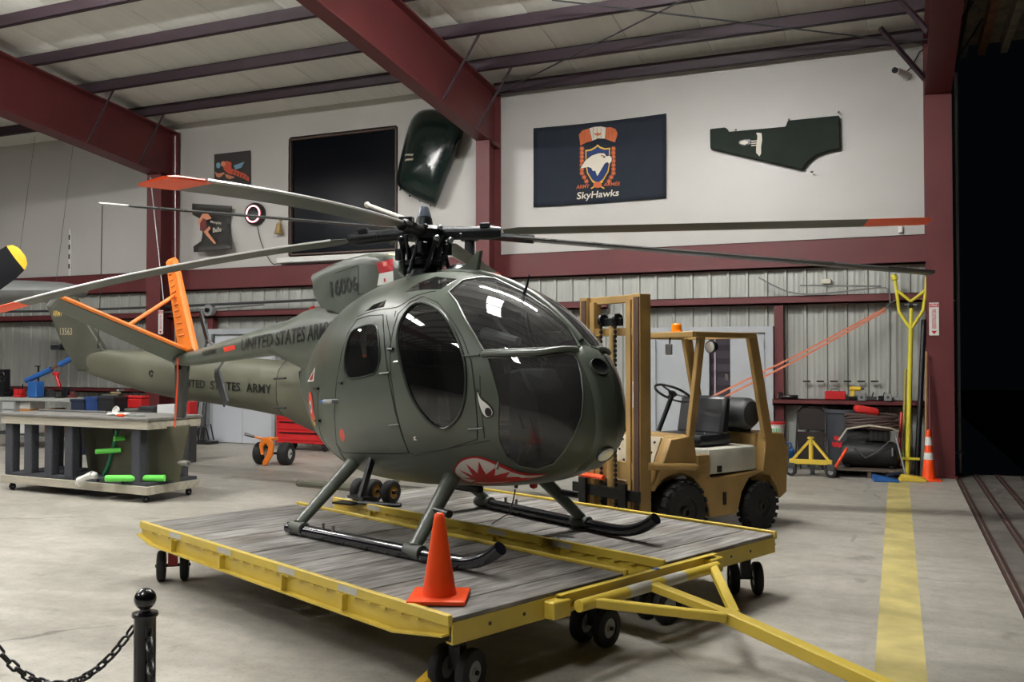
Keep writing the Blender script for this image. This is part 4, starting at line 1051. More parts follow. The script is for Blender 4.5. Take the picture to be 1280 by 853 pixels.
# ================================================================== forklift
FA = R(239); FO = onz(947, 661); FU = Vector((math.cos(FA), math.sin(FA), 0)); FV = Vector((-math.sin(FA), math.cos(FA), 0))
FO = FO + FU * .55 - FV * .42
fk = thing('forklift', 'ochre forklift with overhead guard parked behind the dolly', 'forklift', FO, FA)
def fl_(p): q = Vector(p) - FO; return Vector((q.dot(FU), q.dot(FV), q.z))
def fside(x, y, v=.45): return fl_(onplane(x, y, FO + FV * v, FV))
def fcross(x, y, u): return fl_(onplane(x, y, FO + FU * u, FU))
for (x, y, r, wd, nm) in ((.60, .43, .285, .20, 'front_wheel'), (.60, -.43, .285, .20, 'front_wheel'), (-.55, .42, .235, .15, 'rear_wheel'), (-.55, -.42, .235, .15, 'rear_wheel')):
    wq = wheel_mesh(nm, r, wd, r * .5, fk, mat('greasy_hub', rgb(48, 45, 42), .6, metal=.3, var=.3), RUBBER, 18 if 'front' in nm else 20)
    wq.location = (x, y, r); wq.rotation_euler = (0, 0, R(90))
ARCH_R = [(-.20, .19), (-.27, .40), (-.38, .53), (-.55, .57), (-.72, .53), (-.83, .40), (-.86, .28)]
ARCH_F = [(.95, .50), (.86, .60), (.72, .645), (.58, .65), (.44, .60), (.32, .50), (.24, .34), (.20, .19)]
side = [(.97, .52)] + ARCH_F + ARCH_R + [(-.98, .34), (-1.0, .80), (-.93, .96), (-.66, .98), (-.58, .60), (.20, .57), (.36, .62), (.42, 1.0), (.74, .98)]
for s in (1, -1):
    MB().prism(side, (0, .46 if s > 0 else -.34, 0), (1, 0, 0), (0, 0, 1), .12).build('side_panel', FYEL, fk, bevel=.012)
MB().box(-.97, -.62, -.34, .34, .28, .97).build('counterweight', FYEL, fk, bevel=.05, seg=2)
MB().box(-.6, .9, -.30, .30, .22, .56).build('chassis', DGREY, fk)
COWL = mat('speckled_cowl', rgb(206, 196, 172), .5, var=.15, scale=12)
cw = MB().prism([(.40, .62), (.40, 1.0), (.72, .99), (.93, .55), (.90, .50)], (0, .345, 0), (1, 0, 0), (0, 0, 1), .69).build('front_cowl', FYEL, fk, bevel=.015)
MB().prism([(.735, .985), (.935, .56), (.928, .556), (.728, .981)], (0, .33, 0), (1, 0, 0), (0, 0, 1), .66).build('cowl_plate', COWL, cw)
for i in range(4):
    for j in range(6):
        t = .12 + .22 * i; p_ = Vector((.735, -.28 + .11 * j, .985)).lerp(Vector((.935, -.28 + .11 * j, .56)), t)
        MB().tube(p_, p_ + Vector((.008, 0, .004)), .012, n=8).build('cowl_hole', BLACK, cw)
HOODW = mat('cream_hood_paint', rgb(205, 203, 190), .5, var=.12, scale=5)
MB().box(-.52, .20, -.40, .44, .60, .85).build('engine_hood', HOODW, fk, bevel=.03, seg=2)
MB().box(.215, .38, .38, .465, .58, .80).build('vent_frame', FYEL, fk)
for k in range(4): MB().box(.22, .375, .462, .472, .60 + k * .05, .625 + k * .05).build('vent_slat', FYEL, fk)
MB().box(-.02, .02, .462, .472, .30, .42).build('step_recess', BLKMET, fk)
MB().box(.02, .08, .438, .45, .62, .68).build('hood_latch', BLKMET, fk)
VIN = mat('black_vinyl', rgb(34, 36, 40), .35, var=.1)
MB().box(-.32, .16, -.30, .30, .86, .98).build('seat_cushion', VIN, fk, bevel=.04, seg=2)
MB().prism([(-.26, .96), (-.12, .96), (-.20, 1.35), (-.30, 1.35)], (0, .31, 0), (1, 0, 0), (0, 0, 1), .62).build('seat_back', VIN, fk, bevel=.03)
MB().path([(-.05, .25, .96), (-.0, .27, .95), (.06, .26, .98)], .014, 6).build('seat_buckle', STEEL, fk)
M = Matrix.Translation((-.62, 0, 1.16)) @ Matrix.Rotation(R(90), 4, 'X')
MB().lathe([(.05, -.32), (.13, -.30), (.165, -.25), (.165, .25), (.13, .30), (.05, .32)], 20, M).build('gas_cylinder', DGREY, fk)
MB().box(-.70, -.54, -.22, .22, .97, 1.02).build('cylinder_cradle', BLKMET, fk)
sw = fl_(onplane(841, 492, FO - FV * .02, FV)); ax_ = Vector((-.55, 0, 1)).normalized()
Mw = Matrix.Translation(sw) @ ax_.to_track_quat('Z', 'Y').to_matrix().to_4x4()
ring = [Mw @ Vector((.19 * math.cos(a), .19 * math.sin(a), 0)) for a in [2 * math.pi * k / 28 for k in range(28)]]
wh = MB().path(ring, .013, 8, closed=True).build('steering_wheel', BLACK, fk)
MB().lathe([(.03, -.03), (.05, 0), (.03, .02)], 14, Mw).build('wheel_boss', BLACK, wh)
for a in (90, 210, 330): MB().tube(Mw @ Vector((0, 0, 0)), Mw @ Vector((.19 * math.cos(R(a)), .19 * math.sin(R(a)), 0)), .009, n=6).build('wheel_spoke', BLACK, wh)
MB().tube(sw - ax_ * .02, sw - ax_ * .42 , .024, n=10).build('steering_column', BLKMET, fk)
for k, y in enumerate((-.30, -.24, -.18)): MB().tube((.62, y, .98), (.50 - .03 * k, y, 1.22), .008, n=6).sphere((.50 - .03 * k, y, 1.22), .018, 8, 6).build('control_lever', BLKMET, fk)
MB().prism([(.60, 1.0), (.74, 1.0), (.70, 1.24), (.64, 1.26)], (0, -.30, 0), (1, 0, 0), (0, 0, 1), .05).build('orange_cover', mat('orange_rubber', rgb(214, 92, 52), .6), fk)
# overhead guard
gz = 1.965
gt_ = [(.40, .45), (.40, -.45), (-.44, -.45), (-.44, .45)]
for (bx, by), (tx, ty), bz in (((.46, .45), (.30, .45), .98), ((.46, -.45), (.30, -.45), .98), ((-.68, .45), gt_[3], .94), ((-.68, -.45), gt_[2], .94)):
    MB().bar((bx, by * .98, bz), (tx, ty * .98, gz), .085 if bx > 0 else .13, .05, up=(0, 1, 0)).build('guard_post', FYEL, fk, bevel=.006)
gr = MB().bar((.42, .47, gz), (.42, -.47, gz), .06, .055).bar((-.46, .47, gz), (-.46, -.47, gz), .06, .055).bar((.42, .45, gz), (-.46, .45, gz), .05, .055).bar((.42, -.45, gz), (-.46, -.45, gz), .05, .055).build('guard_roof_frame', FYEL, fk, bevel=.005)
for k in range(5): MB().bar((.36 - .17 * k, .44, gz + .005), (.36 - .17 * k, -.44, gz + .005), .035, .02).build('guard_slat', FYEL, gr)
b_ = fl_(onplane(846, 412, FO - FV * .1, FV)); b_ = Vector((.05, -.12, gz + .03))
MB().lathe([(.065, 0), (.065, .02), (.055, .025), (.052, .085), (.04, .10)], 18, Matrix.Translation(b_)).build('beacon', mat('amber_lens', rgb(244, 130, 24), .15), fk, label='amber warning beacon')
m0 = fcross(836, 437, .44); mr_ = MB().box(-.012, .012, -.075, .075, -.055, .055, Matrix.Translation(m0) @ Matrix.Rotation(R(-25), 4, 'Z')).build('mirror', STEEL, fk, bevel=.008)
MB().tube(m0 + Vector((-.01, 0, .03)), Vector((.42, m0.y, gz)), .008, n=6).build('mirror_arm', BLKMET, mr_)
hp_ = fside(888, 434, .47); Mh = Matrix.Translation(hp_) @ Matrix.Rotation(R(90), 4, 'Y')
hl_ = MB().lathe([(.03, -.07), (.055, -.05), (.065, 0), (.06, .01), (.055, .004)], 18, Mh).build('headlight', BLACK, fk); MB().lathe([(.054, 0), (.054, .006), (.03, .016), (.001, .02)], 18, Mh).build('headlight_lens', mat('pale_lens', rgb(205, 205, 195), .15), hl_)
MB().box(-.02, .02, .478, .480, 1.52, 1.58, Matrix.Translation((-.02, -.0, 0))).build('post_sticker', WHITE, fk)
# mast
for s in (-1, 1):
    y = s * .37
    MB().box(.96, 1.10, y - .055, y + .055, .08, 2.33).build('outer_mast_rail', FYEL, fk, bevel=.004)
    MB().box(1.102, 1.112, y - .02, y + .045, .10, 2.30).build('mast_wear_strip', mat('rusty_brown', rgb(82, 58, 44), .7, var=.3), fk)
    MB().box(1.00, 1.09, y - s * .115 - .03, y - s * .115 + .03, .12, 2.28).build('inner_mast_rail', FYEL, fk)
    ch = MB()
    for k in range(40): ch.box(1.10, 1.118, s * .10 - .014, s * .10 + .014, .35 + k * .045, .38 + k * .045)
    ch.tube((1.109, s * .10, .33), (1.109, s * .10, 2.15), .006, n=5).build('lift_chain', BLKMET, fk)
    MB().lathe([(.055, -.02), (.06, -.016), (.05, 0), (.06, .016), (.055, .02)], 16, Matrix.Translation((1.08, s * .10, 2.10)) @ Matrix.Rotation(R(90), 4, 'X')).build('chain_sheave', BLKMET, fk)
MB().box(.98, 1.05, -.42, .42, 2.26, 2.33).build('mast_top_bar', FYEL, fk, bevel=.004)
MB().box(1.0, 1.08, -.38, .38, 1.95, 2.02).build('mast_cross_bar', mat('rusty_yellow', rgb(150, 116, 60), .6, var=.3, scale=5), fk)
MB().box(1.0, 1.08, -.38, .38, .60, .76).build('mast_lower_bar', FYEL, fk)
cy = MB().tube((1.06, 0, .15), (1.06, 0, 1.45), .045, n=14).build('lift_cylinder', FYEL, fk); MB().tube((1.06, 0, 1.45), (1.06, 0, 2.06), .028, n=12).build('cylinder_rod', mat('tan_rod', rgb(176, 150, 96), .4), cy)
MB().box(1.04, 1.09, -.15, .15, 2.04, 2.12).build('sheave_block', BLKMET, fk, bevel=.01)
cr_ = MB().box(1.13, 1.17, -.46, .46, .42, .52).box(1.13, 1.17, -.46, .46, .12, .22).build('fork_carriage', BLKMET, fk)
for y in (-.28, .28):
    MB().box(1.17, 1.20, y - .05, y + .05, .10, .58).box(1.17, 1.86, y - .05, y + .05, .10, .135).build('fork', BLKMET, cr_)
MB().tube((1.15, -.60, .60), (1.15, -.02, .60), .025, n=8).build('orange_bar', CONE, fk, label='orange bar across the carriage')
MB().tube((.45, .50, .70), (1.0, .42, .74), .035, n=12).build('tilt_cylinder', FYEL, fk)
sg = MB().box(1.101, 1.104, .33, .40, 1.28, 1.52).build('mast_label', WHITE, fk); MB().box(1.105, 1.106, .34, .39, 1.42, 1.50).build('label_mark', RED, sg)
# ================================================================== second helicopter behind (tail boom, rotor)
T2, M2 = Vector((-11.78, 10.44, 0)), Vector((-4.64, 9.70, 0))
BA = math.atan2(M2.y - T2.y, M2.x - T2.x); BU = Vector((math.cos(BA), math.sin(BA), 0)); BV = Vector((-math.sin(BA), math.cos(BA), 0))
h2 = thing('helicopter', 'faded olive helicopter with long tail boom parked behind the wheeled bench', 'helicopter', M2, BA)
def bl(p): q = Vector(p) - M2; return Vector((q.dot(BU), q.dot(BV), q.z))
def b2(x, y, v=0.0): return bl(onplane(x, y, M2 + BV * v, BV))
st2 = [(95, 440, 459), (100, 437, 463), (122, 437, 471), (146, 438, 479), (180, 439, 489), (217, 441, 497), (250, 443, 502), (285, 446, 507), (320, 448, 513), (345, 450, 518), (366, 451, 522)]
secs = []
for px, yt, yb in st2:
    a, b = b2(px, yt), b2(px, yb); z = (a.z + b.z) / 2; hz = (a.z - b.z) / 2; hy = hz * (.8 if px > 217 else .18 + .62 * (px - 95) / 122)
    secs.append([Vector((a.x, hy * spow(math.cos(t), .8), z + hz * spow(math.sin(t), .8))) for t in [2 * math.pi * k / 24 for k in range(24)]])
boom2 = MB().loft(secs).build('tail_boom', OLIVE2, h2)
xl_ = b2(366, 485); ta_, tb_ = b2(366, 451), b2(366, 522); zl_, hl2 = (ta_.z + tb_.z) / 2, (ta_.z - tb_.z) / 2; x0 = xl_.x
fus = [(x0 - .01, zl_, hl2 * 1.01, hl2 * .81), (x0 + .3, zl_ - .04, hl2 + .08, hl2 * .8 + .08), (x0 + .8, 1.28, .58, .52), (x0 + 1.5, 1.25, .72, .68), (x0 + 2.3, 1.22, .76, .70), (x0 + 3.1, 1.15, .68, .64), (x0 + 3.6, 1.08, .50, .48), (x0 + 3.85, 1.02, .25, .25)]
f2 = MB().loft([[Vector((x, hy * spow(math.cos(t), .8), z + hz * spow(math.sin(t), .8))) for t in [2 * math.pi * k / 24 for k in range(24)]] for x, z, hz, hy in fus]).build('fuselage', OLIVE2, h2)
MB().box(x0 + 1.3, x0 + 2.9, -.35, .35, 1.8, 2.22).build('engine_cowling', OLIVE2, h2, bevel=.12, seg=3)
for z in (b2(362, 474, -.4).z, b2(362, 511, -.4).z):
    MB().path([(x0 + .01, -.36, z), (x0 + .30, -.46, z + .01)], .014, 6).build('door_rod', BLKMET, h2)
MB().path([(x0 - .005, hl2 * .82 * spow(math.cos(t), .8), zl_ + hl2 * 1.015 * spow(math.sin(t), .8)) for t in [2 * math.pi * k / 20 for k in range(20)]], .006, 4, closed=True).build('frame_seam', SEAL, h2)
fp = [b2(*q) for q in ((59, 377), (95, 371), (108, 398), (132, 437), (150, 441), (140, 462), (100, 464), (96, 458), (80, 431))]
FIN2 = mat('mottled_dark_olive', rgb(62, 62, 52), .6, var=.25, scale=2.2)  # fin olive, mottled and darker than the boom
fin2 = MB().prism([(p_.x, p_.z) for p_ in fp], (0, .05, 0), (1, 0, 0), (0, 0, 1), .10).build('vertical_fin', FIN2, h2, bevel=.015)
MB().box(b2(76, 434).x - .1, b2(76, 434).x + .12, -.12, .1, b2(76, 434).z - .05, b2(76, 434).z + .05).build('tail_gearbox', BLKMET, h2, bevel=.02)
AMB = mat('faded_yellow_lettering', rgb(196, 164, 84), .6)
def f2t(xa, yb, yt, xb): return lambda a, b: b2(xa + (xb - xa) * a, yb + (yt - yb) * b, -.056)
text('army_lettering', 'ARMY', f2t(66, 395.5, 388.5, 78), AMB, fin2); text('serial_number', '13563', f2t(75, 419, 410, 90), mat('pale_grey_lettering', rgb(150, 140, 112), .6), fin2)
def b2surf(px, py):
    q = b2(px, py, -.25)
    for k in range(3):
        # half sizes by interpolation
        xs = [b2(s_[0], 450).x for s_ in st2]; i = max(0, min(len(xs) - 2, sum(1 for t in xs if t < q.x) - 1)); f_ = max(0, min(1, (q.x - xs[i]) / (xs[i + 1] - xs[i])))
        yt = st2[i][1] + (st2[i + 1][1] - st2[i][1]) * f_; yb = st2[i][2] + (st2[i + 1][2] - st2[i][2]) * f_
        pxx = st2[i][0] + (st2[i + 1][0] - st2[i][0]) * f_
        a, b = b2(pxx, yt), b2(pxx, yb); z = (a.z + b.z) / 2; hz = (a.z - b.z) / 2
        t = max(-.95, min(.95, (q.z - z) / hz)); st_ = abs(t) ** (1 / .8); hy = hz * (.8 if pxx > 217 else .18 + .62 * (pxx - 95) / 122) * max(.1, 1 - st_ * st_) ** .4
        q = b2(px, py, -hy - .007)
    return q
for wd_, xa_, xb_ in (('UNITED', 222, 256), ('STATES', 262.5, 300), ('ARMY', 307.5, 339)):
    text('army_lettering', wd_, lambda a, b: b2surf(xa_ + (xb_ - xa_) * a, (lambda X: (483.2 + (492.5 - 483.2) * X) * (1 - b) + (473.5 + (481 - 473.5) * X) * b)((xa_ + (xb_ - xa_) * a - 221) / 118)), DBLK, boom2, cuts=3)
p_ = b2surf(189, 467); MB().path([p_ + Vector((.04 * math.cos(a), -.002, .04 * math.sin(a))) for a in [k * .7 for k in range(9)]], .008, 5).build('tie_ring', BLACK, boom2)
# two-blade rotor
tipD, tipB = bl(at(128, 255, 12.0)), bl(at(1167, 341, 9.5)); hubc = tipD.lerp(tipB, .5)
d = (tipB - tipD).normalized(); sd_ = Vector((-d.y, d.x, 0)).normalized(); nn = d.cross(sd_)
BG = mat('rotor_dark_grey', rgb(58, 60, 60), .3, var=.2, scale=2)
for (tip, s) in ((tipD, -1), (tipB, 1)):
    r0 = hubc + d * s * .55
    def sec(p_, c, pit): 
        cp, sp = math.cos(R(pit)), math.sin(R(pit))
        return [p_ + sd_ * (x * cp - z * sp) * c + nn * (x * sp + z * cp) * c for x, z in ((-.3, 0), (-.22, .06), (0, .07), (.7, .005), (.7, -.005), (0, -.06), (-.22, -.05))]
    bq = MB().loft([sec(r0.lerp(tip, t), .27, -3 * s) for t in (0, .3, .6, .85, 1)]).build('rotor_blade', BG, h2, angle=30)
    MB().loft([sec(tip.lerp(r0, .10), .275, -3 * s), sec(tip, .275, -3 * s)]).build('blade_tip', BTOP if s < 0 else BLACK, bq, angle=30)
    MB().tube(hubc, r0.lerp(tip, .05), .05, n=10).build('blade_grip', BLKMET, h2)
MB().tube((hubc.x, hubc.y, 2.1), hubc + Vector((0, 0, .06)), .06, n=12).build('mast', BLKMET, h2)
MB().lathe([(.10, -.08), (.13, -.03), (.13, .03), (.06, .07)], 16, Matrix.Translation(hubc)).build('rotor_hub', BLKMET, h2)
we = b2(122, 441)
MB().path([tipD, tipD.lerp(we, .5) + Vector((.02, 0, 0)), we], .007, 5).build('tie_down_rope', DGREY, h2)
for s in (-1, 1):
    skx = b2(373, 594, -.95).x
    sk = MB().path([(skx, s * .95, .27), (skx + .2, s * .95, .27), (x0 + 2.9, s * .95, .27), (x0 + 3.3, s * .95, .36)], .045, 10).build('skid', OLIVE2, h2)
    for xx in (skx + .55, x0 + 2.3): MB().path([(xx, s * .95, .27), (xx, s * .7, .55), (xx, s * .3, .70)], .04, 8).build('skid_strut', OLIVE2, h2)
    MB().box(x0 + 2.0, x0 + 2.2, s * .95 - .08, s * .95 + .08, 0, .23).build('wooden_block', WOOD, h2)

# ================================================================== wheeled bench with panels stored underneath
e1 = Vector((2.57, -.16, 0)).normalized(); NA = math.atan2(e1.y, e1.x)
NO = Vector((-10.92, 8.55, 0))
e2 = Vector((-e1.y, e1.x, 0))
bench = thing('wheeled_bench', 'low wheeled wooden bench with dark carpeted posts', 'bench', NO, NA)
def nl(p): q = Vector(p) - NO; return Vector((q.dot(e1), q.dot(e2), q.z))
def nf(x, y, v): return nl(onplane(x, y, NO + e2 * v, e2))
BL, BD = 2.68, .78
PLY = mat('worn_plywood_top', rgb(112, 110, 106), .7, var=.25, scale=3, stretch=(1, 3, 1)); LUM = mat('weathered_lumber', rgb(168, 162, 146), .7, var=.2, scale=4, stretch=(.4, 4, 4))
CARP = mat('dark_carpet', rgb(58, 60, 66), .95, var=.2, scale=40, bump=.4, bscale=120)
MB().box(-.05, BL + .02, -.05, BD + .05, .985, 1.02).build('bench_top', PLY, bench, bevel=.006)
for y in (-.03, BD - .01): MB().box(-.03, BL, y, y + .04, .88, .985).build('top_rail', LUM, bench, bevel=.004)
for x in (-.03, BL - .04): MB().box(x, x + .04, .01, BD - .01, .88, .985).build('top_end', LUM, bench, bevel=.004)
for y in (-.03, BD - .01): MB().box(-.03, BL, y, y + .04, .10, .20).build('base_rail', LUM, bench, bevel=.004)
for x in (-.03, BL - .04): MB().box(x, x + .04, .01, BD - .01, .10, .20).build('base_end', LUM, bench, bevel=.004)
for k in range(6): MB().box(.05 + k * .44, .45 + k * .44, .0, BD, .20, .24).build('base_plank', CARP, bench)
for x in (.08, .46, .86, 1.24, 2.44):
    for y in (.06, BD - .06): MB().box(x - .075, x + .075, y - .06, y + .06, .20, .90).build('post', CARP, bench, bevel=.012)
for x in (.1, BL - .12):
    for y in (.05, BD - .05):
        cw_ = MB().box(-.025, .025, -.02, .02, .05, .11).build('caster_fork', BLKMET, bench); cw_.location = (x, y, 0)
        wq = wheel_mesh('caster_wheel', .045, .03, .02, cw_, HUBM); wq.location = (.0, 0, .045)
POLI = mat('olive_panel_paint', rgb(74, 72, 56), .6, var=.15, scale=2)
# two olive panels stored upright on the bench base
def panel(px, v, label, th=.03):
    P = [nf(x, y, v) for x, y in px]
    lo = min(p_.z for p_ in P); P = [Vector((p_.x, p_.y, p_.z + max(0, .242 - p_.z))) for p_ in P]
    o = MB().prism([(p_.x, p_.z) for p_ in P], (0, v + th, 0), (1, 0, 0), (0, 0, 1), th).build('olive_door', POLI, bevel=.006)
    o.location = NO; o.rotation_euler = (0, 0, NA); return tag(o, label, 'door', 'doors stored in the bench')
pb = panel([(147, 538), (228, 532), (236, 531), (224, 605), (130, 614), (137, 580)], .26, 'olive aircraft door with a green edge stored in the bench')
pa_ = panel([(102, 536), (140, 530), (150, 612), (119, 612), (110, 590)], .40, 'narrow olive aircraft door behind the green-edged door')
GRN = mat('green_foam', rgb(112, 224, 92), .7, var=.05); TEAL = mat('green_film', rgb(38, 120, 84), .5)
q = [nf(147, 538, .25), nf(137, 578, .25), nf(130, 612, .25)]; q[2].z = max(q[2].z, .26)
MB().path([tuple(t) for t in catmull([tuple(t) for t in q], 4, False)], .028, 8).build('green_edge', TEAL, pb, label='green film edge')
def noodle(name, a, b, r, m, label, cat='foam tube'):
    a = NO + e1 * a[0] + e2 * a[1] + Vector((0, 0, a[2])); b = NO + e1 * b[0] + e2 * b[1] + Vector((0, 0, b[2]))
    dd = (b - a).normalized(); mb = MB().path([a, a.lerp(b, .5), b], r, 14)
    o = tag(mb.build(name, m), label, cat); 
    MB().tube(a - dd * .002, a + dd * .001, r * .4, n=10).build('tube_bore', DGREY, o)
    return o
a, b = nf(132, 620, -.14), nf(226, 598, .5)
noodle('foam_tube', (a.x, -.14, .285), (BL + .04, .20, .285), .04, GRN, 'long bright green foam tube on the bench base')
c = nf(120, 565, .1); dd = nf(138, 563, .1); noodle('foam_tube', (c.x, .10, c.z), (dd.x + .02, .25, c.z + .02), .032, GRN, 'short bright green foam tube beside the narrow door')
c = nf(141, 549, .1); noodle('foam_tube', (c.x, .12, c.z), (c.x + .03, .25, c.z), .03, GRN, 'stubby green foam tube high on the green-edged door')
c = nf(232, 579, .3); noodle('foam_tube', (c.x + .1, .25, c.z), (c.x - .12, .3, c.z), .035, mat('grey_foam', rgb(120, 118, 112), .8), 'grey foam tube sticking out of the bench end')
c = nf(108, 597, -.1)
rg = MB().path([c + Vector((-.12, 0, -.05)), c + Vector((0, -.02, .0)), c + Vector((.12, 0, .04))], [.05, .035, .05], 10).sphere(c + Vector((-.13, 0, -.08)), .045, 10, 6).sphere(c + Vector((.14, 0, .03)), .045, 10, 6).build('rag', WHITE); rg.location = NO; rg.rotation_euler = (0, 0, NA); tag(rg, 'white knotted rag tied to the bench post', 'rag')
# things lying on the bench
def ontop(o, px, v, z=1.02, rz=0):
    q = onplane(px[0], px[1], NO + e2 * v, e2); q.z = z; o.location = q; o.rotation_euler = (0, 0, NA + rz); return o
ontop(tag(MB().tube((-.62, 0, .014), (.62, .06, .014), .014, n=10).build('steel_rod', STEEL), 'long bright steel rod lying on the bench', 'rod'), (88, 501), .45)
cl = MB()
for k in range(7): cl.sphere((random.uniform(-.16, .16), random.uniform(-.08, .08), .02), random.uniform(.03, .05), 8, 5, (1.3, 1, .4))
ontop(tag(cl.build('crumpled_paper', WHITE), 'crumpled white paper towels on the bench', 'paper'), (152, 508), .2)
ontop(tag(MB().lathe([(.001, .0), (.05, .004), (.055, .03), (.05, .034), (.045, .01), (.001, .008)], 16, Matrix.Rotation(R(70), 4, 'X') @ Matrix.Translation((0, .05, 0))).build('plastic_dish', WHITE), 'round white plastic dish propped on the bench', 'dish'), (145, 504), .35)
ontop(tag(MB().box(-.05, .05, -.03, .03, 0, .035).build('orange_glove', CONE, bevel=.012), 'small orange pouch among the paper on the bench', 'pouch'), (151, 508), .05)
ontop(tag(MB().path([(-.1, 0, .01), (0, .03, .01), (.1, -.02, .012), (.16, .03, .012)], .012, 6).build('grey_clamp', GREYP), 'grey clamp lying beside the paper towels', 'clamp'), (168, 507), .2)

# ================================================================== workbench row along the wall on the left
def wbx(name, x0, x1, Y, dep, z0, z1, m, label, cat, bevel=.01, parent=None, ztop=None):
    """box standing against depth Y, between two pixel columns"""
    a = ony(x0, 500, Y).x; b = ony(x1, 500, Y).x
    o = MB().box(a, b, Y, Y + dep, z0, z1).build(name, m, parent, bevel=bevel)
    if parent is None: tag(o, label, cat)
    return o
WB = 12.6
t2 = thing('workbench', 'long grey steel workbench against the ribbed wall', 'workbench', (0, 0, 0))
xa, xb = ony(-25, 500, WB).x, ony(96, 500, WB).x
MB().box(xa, xb, WB, WB + .75, .92, .98).build('worktop', mat('pale_grey_worktop', rgb(158, 160, 156), .5), t2, bevel=.006)
for x in (xa + .05, xb - .05):
    for y in (WB + .06, WB + .68): MB().box(x - .03, x + .03, y - .03, y + .03, 0, .92).build('leg', DGREY, t2)
MB().box(xa, xb, WB + .05, WB + .7, .25, .28).build('lower_shelf', DGREY, t2)
dr = MB().box(ony(2, 500, WB).x, ony(18, 500, WB).x, WB + .02, WB + .6, .55, .92).build('drawer_unit', GREYP, t2)
for z in (.60, .76): 
    dq = MB().box(ony(3, 500, WB).x, ony(17, 500, WB).x, WB, WB + .02, z, z + .13).build('drawer', mat('pale_drawer', rgb(170, 174, 172), .5), dr); 
wbx('storage_bin', 21, 37, WB + .1, .4, .28, .60, mat('white_bin', rgb(205, 205, 202), .5), 'white plastic bin on the lower bench shelf', 'bin')
wbx('cardboard_box', 21, 37, WB + .12, .36, .60, .76, mat('orange_cardboard', rgb(190, 130, 70), .7), 'orange-brown cardboard box on the white bin', 'box')
wbx('paper_carton', 21, 37, WB + .12, .36, .76, .90, WHITE, 'white paper carton on top of the cardboard box', 'box')
wbx('cardboard_box', 55, 63, WB + .12, .36, .28, .78, mat('brown_cardboard', rgb(140, 96, 52), .7), 'narrow brown cardboard box on the lower bench shelf', 'box')
# drill press / vice at the left edge
vt = thing('bench_vice', 'black bench vice with a hand wheel at the end of the workbench', 'vice', (ony(6, 480, WB + .3).x, WB + .3, .98))
MB().box(-.10, .08, -.12, .12, 0, .10).box(-.06, .06, -.08, .08, .10, .55).build('vice_column', BLACK, vt, bevel=.01)
MB().path([(.10 + .0, -.12 + 0, .38)] and [(.1 + .09 * math.cos(a), -.14, .40 + .09 * math.sin(a)) for a in [2 * math.pi * k / 18 for k in range(18)]], .014, 6, closed=True).build('hand_wheel', BLACK, vt)
MB().tube((.1, -.16, .40), (.0, -.05, .40), .02, n=8).build('wheel_shaft', BLACK, vt)
rv = thing('bench_vice', 'small red bench vice on the workbench', 'vice', (ony(25, 480, WB + .2).x, WB + .2, .98))
MB().box(-.10, .10, -.08, .08, 0, .05).build('vice_base', RED, rv, bevel=.01); MB().box(-.12, .0, -.05, .05, .05, .16).build('vice_jaw', RED, rv, bevel=.01); MB().box(.03, .09, -.05, .05, .05, .16).build('vice_jaw', RED, rv, bevel=.01); MB().tube((.06, 0, .16), (.08, 0, .26), .012, n=6).build('vice_screw', BLKMET, rv)
tag(MB().box(xa + .1, ony(-2, 480, WB + .2).x, WB + .15, WB + .4, .98, 1.06).build('red_toolbox', RED, bevel=.01), 'flat red tool tray on the workbench beside the hand-wheel vice', 'tool tray')
# blue hydraulic jack with slanted ram
jk = thing('hydraulic_jack', 'blue hydraulic tube jack slanting over the workbench', 'jack', (ony(45, 490, WB + .25).x, WB + .25, .98))
jl = lambda x, y: onplane(x, y, Vector((0, WB + .25, 0)), Vector((0, 1, 0))) - Vector((ony(45, 490, WB + .25).x, WB + .25, .98))
MB().box(-.12, .12, -.1, .1, 0, .32).build('jack_body', BLUE, jk, bevel=.02)
MB().tube(jl(33, 476), jl(64, 462), .055, n=12).build('jack_barrel', BLUE, jk); MB().tube(jl(64, 462), jl(75, 456), .02, n=8).build('jack_ram', mat('copper_rod', rgb(140, 90, 70), .4, metal=.6), jk); MB().tube(jl(75, 456), jl(92, 447), .055, n=12).build('jack_sleeve', BLUE, jk)
MB().bar(jl(44, 458), jl(50, 458), .02, .02).tube(jl(48, 458), jl(48, 492), .018, n=8).build('jack_handle', BLKMET, jk)
la = thing('desk_lamp', 'red articulated arm lamp standing on the workbench', 'lamp', (ony(75, 490, WB + .3).x, WB + .3, .98)); ll = lambda x, y: onplane(x, y, Vector((0, WB + .3, 0)), Vector((0, 1, 0))) - Vector((ony(75, 490, WB + .3).x, WB + .3, .98))
MB().box(-.08, .08, -.07, .07, 0, .03).build('lamp_base', BLKMET, la, bevel=.01); MB().bar(ll(75, 484), ll(70, 468), .06, .05).build('lamp_arm', RED, la, bevel=.01); MB().bar(ll(66, 467), ll(74, 468), .07, .07).build('lamp_head', RED, la, bevel=.02)
